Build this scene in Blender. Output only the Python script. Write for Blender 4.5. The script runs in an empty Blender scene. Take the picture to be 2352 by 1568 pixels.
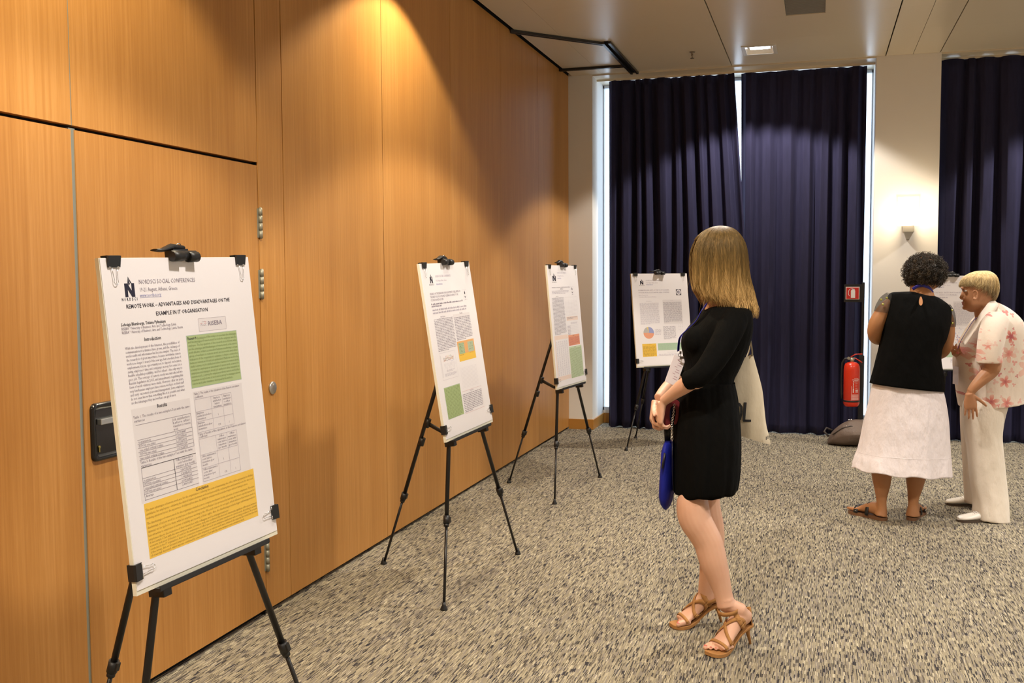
import bpy, bmesh, math, random
from mathutils import Vector, Matrix
from math import sin, cos, pi, radians
random.seed(7)
S = bpy.context.scene
COL = S.collection
# ---------------------------------------------------------------- camera
FPX, PIT, YAW, ROL = 2327.4554, 0.0642, 0.2937, -0.0056
CAM = Vector((2.3356, 0.0, 1.5))
_cy, _sy = cos(YAW), sin(YAW)
FW = Vector((-_sy*cos(PIT), _cy*cos(PIT), -sin(PIT)))
_r = Vector((_cy, _sy, 0)); _u = _r.cross(FW)
RI = _r*cos(ROL) + _u*sin(ROL); UP = _u*cos(ROL) - _r*sin(ROL)
cd = bpy.data.cameras.new('camera'); cam = bpy.data.objects.new('camera', cd); COL.objects.link(cam)
cd.sensor_fit = 'HORIZONTAL'; cd.sensor_width = 36.0; cd.lens = FPX*36.0/2352
cd.clip_start = 0.05; cd.clip_end = 200
m = Matrix((RI, UP, -FW)).transposed().to_4x4(); m.translation = CAM; cam.matrix_world = m
S.camera = cam
RH = Vector((_cy, _sy, 0)); NF = Vector((-_sy, _cy, 0)); ZZ = Vector((0, 0, 1))
def ray(px, py): return FW + RI*((px-1176)/FPX) - UP*((py-784)/FPX)
def zp(px, py, z):            # point at height z along a sight line (metres)
    d = ray(px, py); return CAM + d*((z-CAM.z)/d.z)
# ---------------------------------------------------------------- view, world, lights
S.view_settings.view_transform = 'Standard'; S.view_settings.look = 'None'
S.view_settings.exposure = 0.08; S.view_settings.gamma = 1.0; S.view_settings.use_curve_mapping = False
S.cycles.max_bounces = 8
wd = bpy.data.worlds.new('world'); S.world = wd; wd.use_nodes = True
bg = wd.node_tree.nodes['Background']; bg.inputs[0].default_value = (0.75, 0.86, 1.0, 1); bg.inputs[1].default_value = 3.2
HC, DW, RX, BY = 3.42, 9.646, 9.0, -5.0      # ceiling height, window wall, right wall, back wall
RECESS = 10.15
DOWN = [(1.825, 9.05), (1.825, 5.7), (1.825, 2.35), (1.825, -1.0), (4.9, 9.05), (4.9, 6.0), (4.9, 2.95), (4.9, -0.1), (4.9, -3.1), (7.7, 7.5), (7.7, 4.4), (7.7, 1.3), (7.7, -1.8)]
WASH = [(0.52, 5.35), (0.52, 2.3), (0.52, -0.75)]
def spot(name, loc, energy, col, ang, blend, rad):
    l = bpy.data.lights.new(name, 'SPOT'); l.energy = energy; l.color = col; l.spot_size = radians(ang); l.spot_blend = blend; l.shadow_soft_size = rad
    o = bpy.data.objects.new(name, l); o.location = loc; COL.objects.link(o); return o
for (x, y) in DOWN: spot('downlight_lamp', (x, y, HC-0.012), 235, (1.0, 0.925, 0.83), 117, 0.15, 0.08)
for (x, y) in WASH: spot('wall_spot_lamp', (x, y, HC-0.012), 185, (1.0, 0.86, 0.60), 119, 0.22, 0.03)

# ---------------------------------------------------------------- helpers
def link(o, parent=None):
    COL.objects.link(o)
    if parent is not None:
        o.parent = parent; o.matrix_parent_inverse = Matrix.Identity(4)
    return o
def tag(o, label=None, cat=None, group=None, kind=None):
    if label: o['label'] = label
    if cat: o['category'] = cat
    if group: o['group'] = group
    if kind: o['kind'] = kind
    return o
def thing(name, label, cat, loc=(0, 0, 0), group=None):
    o = bpy.data.objects.new(name, None); o.location = loc; o.empty_display_size = 0.05; COL.objects.link(o)
    return tag(o, label, cat, group)
MATS = {}
def mat(name, col=(0.5, 0.5, 0.5), rough=0.5, metal=0.0, spec=0.5, emit=None, es=0.0, sub=0.0):
    if name in MATS: return MATS[name]
    m = bpy.data.materials.new(name); m.use_nodes = True
    b = m.node_tree.nodes['Principled BSDF']
    b.inputs['Base Color'].default_value = (*col, 1); b.inputs['Roughness'].default_value = rough; b.inputs['Metallic'].default_value = metal
    b.inputs['Specular IOR Level'].default_value = spec
    if emit: b.inputs['Emission Color'].default_value = (*emit, 1); b.inputs['Emission Strength'].default_value = es
    if sub:
        b.inputs['Subsurface Weight'].default_value = sub; b.inputs['Subsurface Radius'].default_value = (0.012, 0.005, 0.003); b.inputs['Subsurface Scale'].default_value = 0.6
    MATS[name] = m; return m
class NT:
    def __init__(s, m): s.m = m; s.t = m.node_tree; s.b = s.t.nodes['Principled BSDF']
    def n(s, typ, **kw):
        x = s.t.nodes.new(typ)
        for k, v in kw.items(): setattr(x, k, v)
        return x
    def l(s, a, b): s.t.links.new(a, b)
    def math(s, op, a, b=None, c=None):
        x = s.n('ShaderNodeMath', operation=op)
        for i, v in enumerate((a, b, c)):
            if v is None: continue
            if isinstance(v, (int, float)): x.inputs[i].default_value = v
            else: s.l(v, x.inputs[i])
        return x.outputs[0]
    def ramp(s, fac, stops, interp='LINEAR'):
        x = s.n('ShaderNodeValToRGB'); x.color_ramp.interpolation = interp; e = x.color_ramp.elements
        e[0].position = stops[0][0]; e[0].color = (*stops[0][1], 1); e[1].position = stops[-1][0]; e[1].color = (*stops[-1][1], 1)
        for p, c in stops[1:-1]:
            q = e.new(p); q.color = (*c, 1)
        s.l(fac, x.inputs[0]); return x.outputs[0]
    def noise(s, vec, scale, detail=3, rough=0.5):
        x = s.n('ShaderNodeTexNoise'); x.inputs['Scale'].default_value = scale; x.inputs['Detail'].default_value = detail; x.inputs['Roughness'].default_value = rough
        s.l(vec, x.inputs['Vector']); return x.outputs['Fac']
    def pos(s): return s.n('ShaderNodeNewGeometry').outputs['Position']
    def mapping(s, vec, scale=(1, 1, 1), rot=(0, 0, 0)):
        x = s.n('ShaderNodeMapping'); x.inputs['Scale'].default_value = scale; x.inputs['Rotation'].default_value = rot; s.l(vec, x.inputs['Vector']); return x.outputs[0]
    def mix(s, fac, a, b, mode='MIX'):
        x = s.n('ShaderNodeMix', data_type='RGBA', blend_type=mode)
        for i, v in ((0, fac), (6, a), (7, b)):
            if isinstance(v, (int, float)): x.inputs[i].default_value = v
            elif isinstance(v, tuple): x.inputs[i].default_value = (*v, 1)
            else: s.l(v, x.inputs[i])
        return x.outputs[2]
    def bump(s, h, strength=0.3, dist=0.01):
        x = s.n('ShaderNodeBump'); x.inputs['Strength'].default_value = strength; x.inputs['Distance'].default_value = dist; s.l(h, x.inputs['Height']); s.l(x.outputs[0], s.b.inputs['Normal'])
    def color(s, c): s.l(c, s.b.inputs['Base Color'])

class MB:
    """collects shapes; build() links them as one mesh object"""
    def __init__(s): s.v = []; s.f = []; s.mi = []; s.sm = []
    def add(s, vs, fs, mi=0, smooth=False):
        o = len(s.v); s.v += [tuple(v) for v in vs]
        for f in fs: s.f.append([i+o for i in f]); s.mi.append(mi); s.sm.append(smooth)
    def box(s, c, size, rot=None, mi=0):
        hx, hy, hz = size[0]/2, size[1]/2, size[2]/2; c = Vector(c)
        vs = [Vector((x, y, z)) for x in (-hx, hx) for y in (-hy, hy) for z in (-hz, hz)]
        if rot is not None: vs = [rot @ v for v in vs]
        s.add([v+c for v in vs], [(0, 1, 3, 2), (4, 6, 7, 5), (0, 4, 5, 1), (2, 3, 7, 6), (0, 2, 6, 4), (1, 5, 7, 3)], mi)
    def bb(s, x0, x1, y0, y1, z0, z1, mi=0): s.box(((x0+x1)/2, (y0+y1)/2, (z0+z1)/2), (x1-x0, y1-y0, z1-z0), mi=mi)
    def bar(s, a, b, w, h=None, up=(0, 0, 1), mi=0):
        a, b = Vector(a), Vector(b); d = b-a; L = d.length; d.normalize(); up = Vector(up)
        if abs(d.dot(up)) > .98: up = Vector((1, 0, 0))
        x = d.cross(up).normalized(); y = x.cross(d); h = h or w
        s.box((a+b)/2, (w, h, L), Matrix((x, y, d)).transposed(), mi)
    def rings(s, rs, cap=(True, True), mi=0, smooth=True, closed=True):
        n = len(rs[0]); vs = [p for r in rs for p in r]; fs = []
        for i in range(len(rs)-1):
            for j in range(n if closed else n-1):
                k = (j+1) % n; fs.append((i*n+j, i*n+k, (i+1)*n+k, (i+1)*n+j))
        o = len(s.v); s.add(vs, fs, mi, smooth)
        if closed:
            if cap[0]: s.f.append([o+j for j in reversed(range(n))]); s.mi.append(mi); s.sm.append(False)
            if cap[1]: s.f.append([o+(len(rs)-1)*n+j for j in range(n)]); s.mi.append(mi); s.sm.append(False)
    def tube(s, path, rad, n=10, mi=0, smooth=True, cap=(True, True), hint=None, flat=1.0):
        P = [Vector(p) for p in path]
        if isinstance(rad, (int, float)): rad = [rad]*len(P)
        rs = []; prev = Vector(hint) if hint is not None else None
        for i, p in enumerate(P):
            t = (P[min(i+1, len(P)-1)]-P[max(i-1, 0)]).normalized()
            if prev is None:
                prev = Vector((0, 0, 1)) if abs(t.z) < .9 else Vector((1, 0, 0))
            x = prev - t*prev.dot(t)
            if x.length < 1e-6: x = Vector((1, 0.3, 0)).cross(t)
            x.normalize(); y = t.cross(x); prev = x
            r = rad[i]; rx, ry = (r if isinstance(r, tuple) else (r, r*flat))
            rs.append([p + x*(rx*cos(2*pi*j/n)) + y*(ry*sin(2*pi*j/n)) for j in range(n)])
        s.rings(rs, cap, mi, smooth)
    def cyl(s, a, b, r, n=16, mi=0, r2=None): s.tube([a, b], [r, r if r2 is None else r2], n, mi)
    def ell(s, c, r, M=None, n=14, m=10, mi=0):
        c = Vector(c); rs = []
        for i in range(m+1):
            ph = -pi/2 + pi*i/m; q = max(cos(ph), .01)
            ring = [Vector((r[0]*q*cos(2*pi*j/n), r[1]*q*sin(2*pi*j/n), r[2]*sin(ph))) for j in range(n)]
            rs.append([c + (M @ v if M is not None else v) for v in ring])
        s.rings(rs, (True, True), mi)
    def lathe(s, prof, c, n=24, mi=0, M=None):
        c = Vector(c); rs = []
        for r, z in prof:
            ring = [Vector((max(r, 1e-4)*cos(2*pi*j/n), max(r, 1e-4)*sin(2*pi*j/n), z)) for j in range(n)]
            rs.append([c + (M @ v if M is not None else v) for v in ring])
        s.rings(rs, (True, True), mi)
    def prism(s, pts, z0, z1, T=None, mi=0):
        n = len(pts); vs = [Vector((p[0], p[1], z)) for z in (z0, z1) for p in pts]
        if T is not None: vs = [T @ v for v in vs]
        s.add(vs, [tuple(reversed(range(n))), tuple(range(n, 2*n))] + [(i, (i+1) % n, n+(i+1) % n, n+i) for i in range(n)], mi)
    def torus(s, c, R, r, M=None, n=20, k=8, mi=0, sx=1.0):
        c = Vector(c); rs = []
        for i in range(n+1):
            a = 2*pi*i/n; e = Vector((cos(a)*sx, sin(a), 0))
            rs.append([c + ((M @ w) if M is not None else w) for w in [e*R + Vector((cos(a), sin(a), 0))*(r*cos(2*pi*j/k)) + Vector((0, 0, r*sin(2*pi*j/k))) for j in range(k)]])
        s.rings(rs, (False, False), mi)
    def build(s, name, mats, parent=None, mods=()):
        me = bpy.data.meshes.new(name); o = bpy.data.objects.new(name, me)
        me.from_pydata(s.v, [], s.f)
        if not isinstance(mats, (list, tuple)): mats = [mats]
        for m in mats: me.materials.append(m)
        me.polygons.foreach_set('material_index', s.mi); me.polygons.foreach_set('use_smooth', s.sm); me.update()
        link(o, None)
        if parent is not None:
            o.parent = parent
            bpy.context.view_layer.update() if False else None
            o.matrix_parent_inverse = Matrix.Translation(-Vector(parent_loc(parent)))
        return o
def parent_loc(p):
    l = Vector(p.location) if p.type == 'EMPTY' or True else Vector()
    return l
def bevel(o, w=0.003, seg=2):
    b = o.modifiers.new('bevel', 'BEVEL'); b.width = w; b.segments = seg; b.limit_method = 'ANGLE'; b.angle_limit = radians(40); return o
def voxel(o, size=0.004, it=4):
    r = o.modifiers.new('skin', 'REMESH'); r.mode = 'VOXEL'; r.voxel_size = size; r.use_smooth_shade = True
    q = o.modifiers.new('smooth', 'SMOOTH'); q.factor = 0.5; q.iterations = it; return o
def copy_tree(o, parent=None):
    c = o.copy(); COL.objects.link(c)
    if parent is not None: c.parent = parent
    for ch in [x for x in COL.objects if x.parent == o]: copy_tree(ch, c)
    return c

# ---------------------------------------------------------------- materials
def wood_mat(name, tint=(1, 1, 1)):
    m = mat(name, rough=0.38, spec=0.35); t = NT(m); p = t.pos()
    g = t.noise(t.mapping(p, (26, 26, 0.55)), 3.0, 5, 0.6)
    g2 = t.noise(t.mapping(p, (3.0, 3.0, 0.12)), 2.0, 2, 0.5)
    g3 = t.noise(t.mapping(p, (140, 140, 5)), 3.0, 2, 0.5)
    a = t.math('ADD', t.math('MULTIPLY', g, 0.55), t.math('MULTIPLY', g2, 0.35)); a = t.math('ADD', a, t.math('MULTIPLY', g3, 0.12))
    T = lambda c: tuple(c[i]*tint[i] for i in range(3))
    t.color(t.ramp(a, [(0.36, T((0.41, 0.180, 0.042))), (0.52, T((0.48, 0.225, 0.058))), (0.66, T((0.56, 0.28, 0.085)))]))
    return m
WOOD = wood_mat('beech_veneer')
DOORW = wood_mat('beech_door_veneer', (0.97, 0.95, 0.93))
BASEW = mat('baseboard_wood', (0.42, 0.19, 0.035), 0.4)
WHITE = mat('white_wall_paint', (0.74, 0.71, 0.66), 0.85, spec=0.2)
DARK = mat('dark_gap', (0.012, 0.012, 0.012), 0.9, spec=0.1)
GREYM = mat('grey_metal_strip', (0.34, 0.36, 0.31), 0.45, 0.6)
CEILM = mat('ceiling_panel', (0.66, 0.58, 0.44), 0.30, spec=0.35)
BLACK = mat('black_plastic', (0.011, 0.011, 0.012), 0.45)
BLKM = mat('black_metal_tube', (0.013, 0.012, 0.012), 0.35, 0.2)
CHROME = mat('bright_steel', (0.75, 0.75, 0.74), 0.22, 1.0)
STEEL = mat('brushed_steel', (0.52, 0.52, 0.5), 0.35, 0.9)
HINGE = mat('hinge_metal', (0.30, 0.29, 0.23), 0.5, 0.5)
PAPER = mat('poster_paper', (0.86, 0.825, 0.85), 0.42, spec=0.35)
BOARD = mat('foam_board', (0.80, 0.77, 0.64), 0.6)

# carpet: short staggered dashes running along the room
CARPET = mat('carpet', rough=0.95, spec=0.1); t = NT(CARPET); p = t.pos()
sp = t.n('ShaderNodeSeparateXYZ'); t.l(p, sp.inputs[0])
cw = t.noise(p, 16.0, 2)
xs = t.math('ADD', t.math('DIVIDE', sp.outputs[0], 0.0034), t.math('MULTIPLY', cw, 0.8))
cx = t.math('FLOOR', xs)
w1 = t.n('ShaderNodeTexWhiteNoise', noise_dimensions='1D'); t.l(cx, w1.inputs['W'])
ys = t.math('ADD', t.math('DIVIDE', sp.outputs[1], 0.036), t.math('MULTIPLY', w1.outputs[0], 0.55))
cyy = t.math('FLOOR', ys)
cb = t.n('ShaderNodeCombineXYZ'); t.l(cx, cb.inputs[0]); t.l(cyy, cb.inputs[1])
w2 = t.n('ShaderNodeTexWhiteNoise', noise_dimensions='2D'); t.l(cb.outputs[0], w2.inputs['Vector'])
# wider patches share a tone
cb2 = t.n('ShaderNodeCombineXYZ'); t.l(t.math('FLOOR', t.math('DIVIDE', xs, 2.0)), cb2.inputs[0]); t.l(cyy, cb2.inputs[1])
w3 = t.n('ShaderNodeTexWhiteNoise', noise_dimensions='2D'); t.l(cb2.outputs[0], w3.inputs['Vector'])
v = t.math('ADD', t.math('MULTIPLY', w2.outputs[0], 0.76), t.math('MULTIPLY', w3.outputs[0], 0.24))
c = t.ramp(v, [(0.0, (0.020, 0.020, 0.030)), (0.13, (0.035, 0.032, 0.035)), (0.22, (0.115, 0.098, 0.076)), (0.33, (0.25, 0.215, 0.150)), (0.48, (0.225, 0.198, 0.168)), (0.62, (0.30, 0.262, 0.185)), (0.76, (0.385, 0.338, 0.240)), (0.90, (0.50, 0.445, 0.33)), (1.0, (0.56, 0.50, 0.38))], 'CONSTANT')
big = t.noise(p, 1.3, 3)
t.color(t.mix(t.math('MULTIPLY', big, 0.22), c, (0.13, 0.115, 0.09)))
fz = t.noise(p, 900, 2); t.bump(t.math('ADD', fz, v), 0.5, 0.002)

# ---------------------------------------------------------------- room shell
b = MB(); b.bb(-0.3, RX+0.3, BY-0.3, RECESS+0.3, -0.1, 0.0); o = b.build('floor', CARPET); tag(o, kind='structure')
# left panelled wall: panels with narrow gaps in front of a dark backing
SEAM = [-3.6, -2.3, -1.0, 0.3, 1.62, 2.782, 3.925, 4.145, 5.252, 6.349, 7.456, 8.534, DW]
b = MB(); b.bb(-0.25, -0.03, BY-0.1, RECESS+0.1, 0.0, HC+0.1, mi=1); g = 0.003
Z0 = 0.022
for i in range(len(SEAM)-1):
    y0, y1 = SEAM[i]+g, SEAM[i+1]-g
    if 1.62 <= SEAM[i] < 3.9: b.bb(-0.03, 0.0, y0 - (0.0 if SEAM[i] < 2 else 0.0), y1, 1.999, HC, mi=0)
    elif i >= len(SEAM)-5: b.bb(-0.03, 0.0, y0+0.0005-g*0.6, y1+g*0.6, Z0, HC, mi=0)
    else: b.bb(-0.03, 0.0, y0, y1, Z0, HC, mi=0)
b.bb(-0.03, 0.0, BY, -3.6-g, Z0, HC)
b.bb(-0.03, -0.002, 2.772, 2.792, 1.999, HC, mi=2)      # grey strip between the upper panels
b.bb(-0.03, -0.004, 2.77, 2.80, 0.0, 1.99, mi=2)
b.bb(-0.03, -0.008, 3.922, 3.928, 0.0, HC, mi=1)
o = b.build('wall_left', [WOOD, DARK, GREYM]); tag(o, kind='structure')
# the pair of door leaves in the panelling
for nm, y0, y1 in (('door_1', 2.795, 3.920), ('door_2', 1.625, 2.776)):
    b = MB(); b.bb(-0.03, 0.0, y0, y1, Z0+0.006, 1.985); d = b.build(nm, DOORW); tag(d, kind='structure')
    if nm == 'door_1':
        for z0, z1 in ((1.672, 1.802), (1.408, 1.536), (0.198, 0.323)):
            h = MB(); n = 4; dz = (z1-z0)/n
            for k in range(n): h.cyl((0.006, 3.931, z0+dz*k+0.0006), (0.006, 3.931, z0+dz*(k+1)-0.0006), 0.0085, 14)
            h.cyl((0.006, 3.931, z0-0.003), (0.006, 3.931, z1+0.003), 0.006, 12)
            h.bb(0.0, 0.002, 3.912, 3.931, z0+0.002, z1-0.002)
            h.build('hinge', HINGE, d)
        # recessed black pull with a steel lever
        h = MB()
        def rr(y0, y1, z0, z1, r, n=6):
            pts = []
            for cy_, cz_, a0 in ((y1-r, z1-r, 0), (y0+r, z1-r, pi/2), (y0+r, z0+r, pi), (y1-r, z0+r, 3*pi/2)):
                for k in range(n+1): a = a0+pi/2*k/n; pts.append((cy_+r*cos(a), cz_+r*sin(a)))
            return pts
        Y0, Y1, A0, A1 = 2.822, 3.03, 0.882, 1.080
        R3 = lambda x, pts: [Vector((x, q[0], q[1])) for q in pts]
        h.rings([R3(0.0, rr(Y0, Y1, A0, A1, .022)), R3(0.010, rr(Y0+.001, Y1-.001, A0+.001, A1-.001, .021)), R3(0.014, rr(Y0+.006, Y1-.006, A0+.006, A1-.006, .018)), R3(0.012, rr(Y0+.016, Y1-.016, A0+.016, A1-.016, .012)), R3(0.002, rr(Y0+.022, Y1-.022, A0+.022, A1-.022, .01))], (False, True))
        h.build('recessed_pull', mat('glossy_black', (0.01, 0.01, 0.01), 0.18), d)
        h = MB(); h.bb(0.004, 0.022, 2.852, 2.99, 1.006, 1.026); bevel(h.build('lever', STEEL, d), .002)
        h = MB(); h.cyl((0.003, 2.858, 0.93), (0.008, 2.858, 0.93), 0.005, 12); h.bb(0.003, 0.007, 2.8555, 2.8605, 0.912, 0.93); h.build('keyhole', mat('brass', (0.5, 0.4, 0.12), 0.3, 1.0), d)
# round lock on the fixed panel
b = MB(); b.lathe([(0.0, 0.0), (0.029, 0.0), (0.029, 0.005), (0.026, 0.008), (0.0, 0.008)], (0, 4.009, 1.008), 32, M=Matrix.Rotation(pi/2, 3, 'Y'))
b.cyl((0.007, 4.009, 1.020), (0.0095, 4.009, 1.020), 0.0035, 10)
o = b.build('lock_cylinder', STEEL); tag(o, 'round steel lock cover on the narrow wood panel right of the door', 'lock')
# window wall: pier, column, sill strip, lintel over the recess
b = MB()
b.bb(-0.02, 0.236, DW, RECESS, 0, HC); b.bb(2.800, 3.333, DW, RECESS, 0, HC); b.bb(5.9, 6.43, DW, RECESS, 0, HC); b.bb(8.7, RX+.1, DW, RECESS, 0, HC)
b.bb(-0.25, RX+.1, RECESS, RECESS+0.2, 0, 0.13); b.bb(-.25, RX+.1, RECESS, RECESS+0.2, 3.40, HC+.2)
o = b.build('wall_back', WHITE); tag(o, kind='structure')
def base(name, segs):
    b = MB()
    for s_ in segs: b.bb(*s_)
    tag(bevel(b.build(name, BASEW), .002, 1), kind='structure')
base('baseboard_back', [(0.0, 0.248, DW-0.012, DW, 0, 0.10), (0.236, 0.248, DW, RECESS, 0, 0.10), (2.788, 3.345, DW-0.012, DW, 0, 0.10), (2.788, 2.80, DW, RECESS, 0, 0.1), (3.333, 3.345, DW, RECESS, 0, .1),
    (0.248, 2.788, RECESS-0.012, RECESS, 0, 0.10), (3.345, 5.9, RECESS-0.012, RECESS, 0, 0.10)])
for k, (x0, x1) in enumerate(((0.236, 2.80), (3.333, 5.9), (6.43, 8.7))):
    f = MB()
    for xa, wa in ((x0, .012), ((x0+x1)/2+.15, .06), (x1-.012, .012)): f.bb(xa, xa+wa, RECESS, RECESS+.06, 0.13, 3.40)
    for za in (0.13, 3.375): f.bb(x0, x1, RECESS, RECESS+.06, za, za+.03)
    w = f.build('window_%d' % (k+1), mat('white_frame', (0.7, 0.72, 0.75), 0.5)); tag(w, kind='structure')
    gm = mat('window_glass', (1, 1, 1), 0.02)
    if k == 0:
        t = NT(gm); tr = t.n('ShaderNodeBsdfTransparent'); tr.inputs[0].default_value = (.93, .97, 1, 1); gl = t.n('ShaderNodeBsdfGlossy'); gl.inputs['Roughness'].default_value = .02
        mx = t.n('ShaderNodeMixShader'); mx.inputs[0].default_value = .06; t.l(tr.outputs[0], mx.inputs[1]); t.l(gl.outputs[0], mx.inputs[2])
        t.l(mx.outputs[0], t.t.nodes['Material Output'].inputs['Surface'])
    g_ = MB(); g_.bb(x0+.012, x1-.012, RECESS+.025, RECESS+.032, .16, 3.375); g_.build('window_pane', gm, w)
for nm, q in (('wall_right', (RX, RX+.2, BY, RECESS, 0, HC)), ('wall_front', (-.25, RX+.2, BY-.2, BY, 0, HC))):
    b = MB(); b.bb(*q); tag(b.build(nm, WHITE), kind='structure')
# ---- ceiling: metal panels with open joints under a dark void
rects = []
def cut(r, h):
    x0, x1, y0, y1 = r; a0, a1, b0, b1 = h
    if a0 >= x1 or a1 <= x0 or b0 >= y1 or b1 <= y0: return [r]
    out = []; a0_, a1_ = max(a0, x0), min(a1, x1)
    if a0 > x0: out.append((x0, a0, y0, y1))
    if a1 < x1: out.append((a1, x1, y0, y1))
    if b0 > y0: out.append((a0_, a1_, y0, b0))
    if b1 < y1: out.append((a0_, a1_, b1, y1))
    return out
XL = [0.035, 0.33, 1.545, 2.875, 3.10, 3.32, 4.5, 5.65, 5.9, 6.15, 7.4, RX]
YL = [BY, -4.5, -3.77, -3.04, -2.31, -1.58, -.85, -.12, .61, 1.34, 2.07, 2.80, 3.53, 4.26, 4.99, 5.72, 6.45, 7.21, 7.94, 8.67, DW]
holes = [(x-.115, x+.115, y-.15, y+.15) for x, y in DOWN] + [(x-.05, x+.05, y-.05, y+.05) for x, y in WASH] + [(2.075, 2.36, 7.40, 7.93)]
TR = [(0.60, 0.665, 8.42, DW), (0.0, 0.62, 9.27, 9.31)]   # straight partition rails
b = MB(); gx = {0.33: .0010, 1.545: .0042, 2.875: .0048, 3.10: .0018, 3.32: .0040}
for i in range(len(XL)-1):
    for j in range(len(YL)-1):
        a, c_ = XL[i]+gx.get(XL[i], .001), XL[i+1]-gx.get(XL[i+1], .001)
        rs = [(a, c_, YL[j]+.0005, YL[j+1]-.0005 if YL[j+1] != DW else DW-.002)]
        for h_ in holes + TR:
            rs = [q for r_ in rs for q in cut(r_, h_)]
        for q in rs: b.bb(q[0], q[1], q[2], q[3], HC, HC+.015)
b.bb(-.25, RX+.2, BY-.2, RECESS+.2, HC+.14, HC+.2, mi=1)
b.bb(-.02, RX, DW+.003, RECESS, HC-.012, HC+.02)                      # soffit of the window recess
b.bb(.236, RX, RECESS-.30, RECESS-.285, HC-.030, HC-.012)               # curtain rail boxing
b.bb(-.2, -.0, BY, RECESS, HC, HC+.15, mi=1)
o = b.build('ceiling', [CEILM, DARK]); tag(o, kind='structure')
# folding-partition rails let into the ceiling
b = MB(); RAIL = mat('dark_rail', (0.035, 0.033, 0.032), 0.3, 0.5)
zr = HC-.012
for (pa, pb, w_) in (((0.0, 7.70, zr), (0.61, 8.37, zr), .045), ((0.64, 8.32, zr), (0.645, DW, zr), .075), ((0.0, 9.29, zr), (0.62, 9.29, zr), .035)):
    pa, pb = Vector(pa), Vector(pb); d_ = (pb-pa).normalized(); s_ = Vector((d_.y, -d_.x, 0))
    b.bar(pa+s_*w_*.36, pb+s_*w_*.36, w_*.30, .020); b.bar(pa-s_*w_*.36, pb-s_*w_*.36, w_*.30, .020)
    b.bar(pa+Vector((0, 0, .010)), pb+Vector((0, 0, .010)), w_*.5, .006, mi=1)
o = b.build('trim_1', [RAIL, DARK]); tag(o, kind='structure')
# ceiling lights
def downlight(x, y):
    if x < 2 and y > 9: lab = 'rectangular recessed ceiling light glowing white above the navy curtains'
    else: lab = 'rectangular recessed ceiling light outside the picture'
    t_ = thing('ceiling_light', lab, 'ceiling light', (x, y, HC), 'recessed ceiling lights')
    f = MB(); f.bb(x-.145, x+.145, y-.18, y-.147, HC-.006, HC-.0005); f.bb(x-.145, x+.145, y+.147, y+.18, HC-.006, HC-.0005); f.bb(x-.145, x-.112, y-.147, y+.147, HC-.006, HC-.0005); f.bb(x+.112, x+.145, y-.147, y+.147, HC-.006, HC-.0005)
    bevel(f.build('frame', mat('light_frame', (.62, .6, .56), .4), t_), .002)
    f = MB(); R_ = lambda w, l, z: [Vector((x-w, y-l, z)), Vector((x+w, y-l, z)), Vector((x+w, y+l, z)), Vector((x-w, y+l, z))]
    f.rings([R_(.112, .147, HC-.004), R_(.10, .13, HC+.04), R_(.07, .09, HC+.085)], (False, True), smooth=False)
    f.build('reflector', mat('reflector_metal', (.9, .9, .92), .18, 1.0), t_)
    f = MB()
    f.bb(x-.085, x+.085, y-.115, y+.115, HC+.030, HC+.034)
    lm = mat('lamp_white', (1, 1, 1), emit=(.82, .88, 1.0), es=3.0); f.build('diffuser', lm, t_)
    f = MB()
    for q in (-.04, .04): f.tube([(x-.07, y+q, HC+.024), (x+.07, y+q, HC+.024)], .010, 10)
    f.build('lamp_tube', mat('lamp_tube_white', (1, 1, 1), emit=(.9, .93, 1.0), es=16), t_)
    return t_
first = downlight(*DOWN[0])
for (x, y) in DOWN[1:]:
    c_ = copy_tree(first); c_.location = (x, y, HC); c_['label'] = 'rectangular recessed ceiling light outside the picture'
x, y = WASH[0]
t_ = thing('ceiling_spotlight', 'small round ceiling spot washing the panelled wall', 'ceiling light', (x, y, HC), 'wall-washing spots')
f = MB(); f.lathe([(.036, .0), (.048, -.0), (.066, -.003), (.062, -.007), (.042, -.006)], (x, y, HC-.001)); f.build('trim_ring', mat('light_frame'), t_)
f = MB(); f.lathe([(.0, .0), (.034, .0), (.03, .006), (.0, .008)], (x, y, HC+.03)); f.build('bulb', mat('lamp_warm', (1, 1, 1), emit=(1, .8, .45), es=20), t_)
for (x, y) in WASH[1:]: c_ = copy_tree(t_); c_.location = (x, y, HC)
# vent and sprinkler
t_ = thing('ceiling_vent', 'grey rectangular grille set in the ceiling at the top edge', 'vent', (2.2175, 7.665, HC))
f = MB(); f.bb(2.075, 2.36, 7.40, 7.93, HC+.012, HC+.02); f.build('back_plate', mat('vent_dark', (.10, .095, .08), .7), t_)
f = MB()
for k in range(26): f.bb(2.08, 2.355, 7.405+k*.0202, 7.405+k*.0202+.012, HC+.001, HC+.008)
f.build('slat_grille', mat('vent_grey', (.22, .21, .18), .6), t_)
f = MB(); X0, X1, Y0, Y1 = 2.075, 2.36, 7.40, 7.93
for q in ((X0-.012, X0+.003, Y0-.012, Y1+.012), (X1-.003, X1+.012, Y0-.012, Y1+.012), (X0, X1, Y0-.012, Y0+.003), (X0, X1, Y1-.003, Y1+.012)): f.bb(*q, HC-.003, HC+.002)
f.build('frame', CEILM, t_)
f = MB(); q = zp(1590, 119, HC)
f.lathe([(0, 0), (.026, -.001), (.022, -.006), (.008, -.008), (.008, -.028), (.011, -.03), (.006, -.034), (.004, -.05), (.017, -.053), (.017, -.056), (0, -.057)], (q.x, q.y, HC-.0005), 18)
tag(f.build('sprinkler', mat('sprinkler_metal', (.22, .18, .13), .4, .7)), 'small metal fire sprinkler hanging from the ceiling', 'sprinkler')

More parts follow.
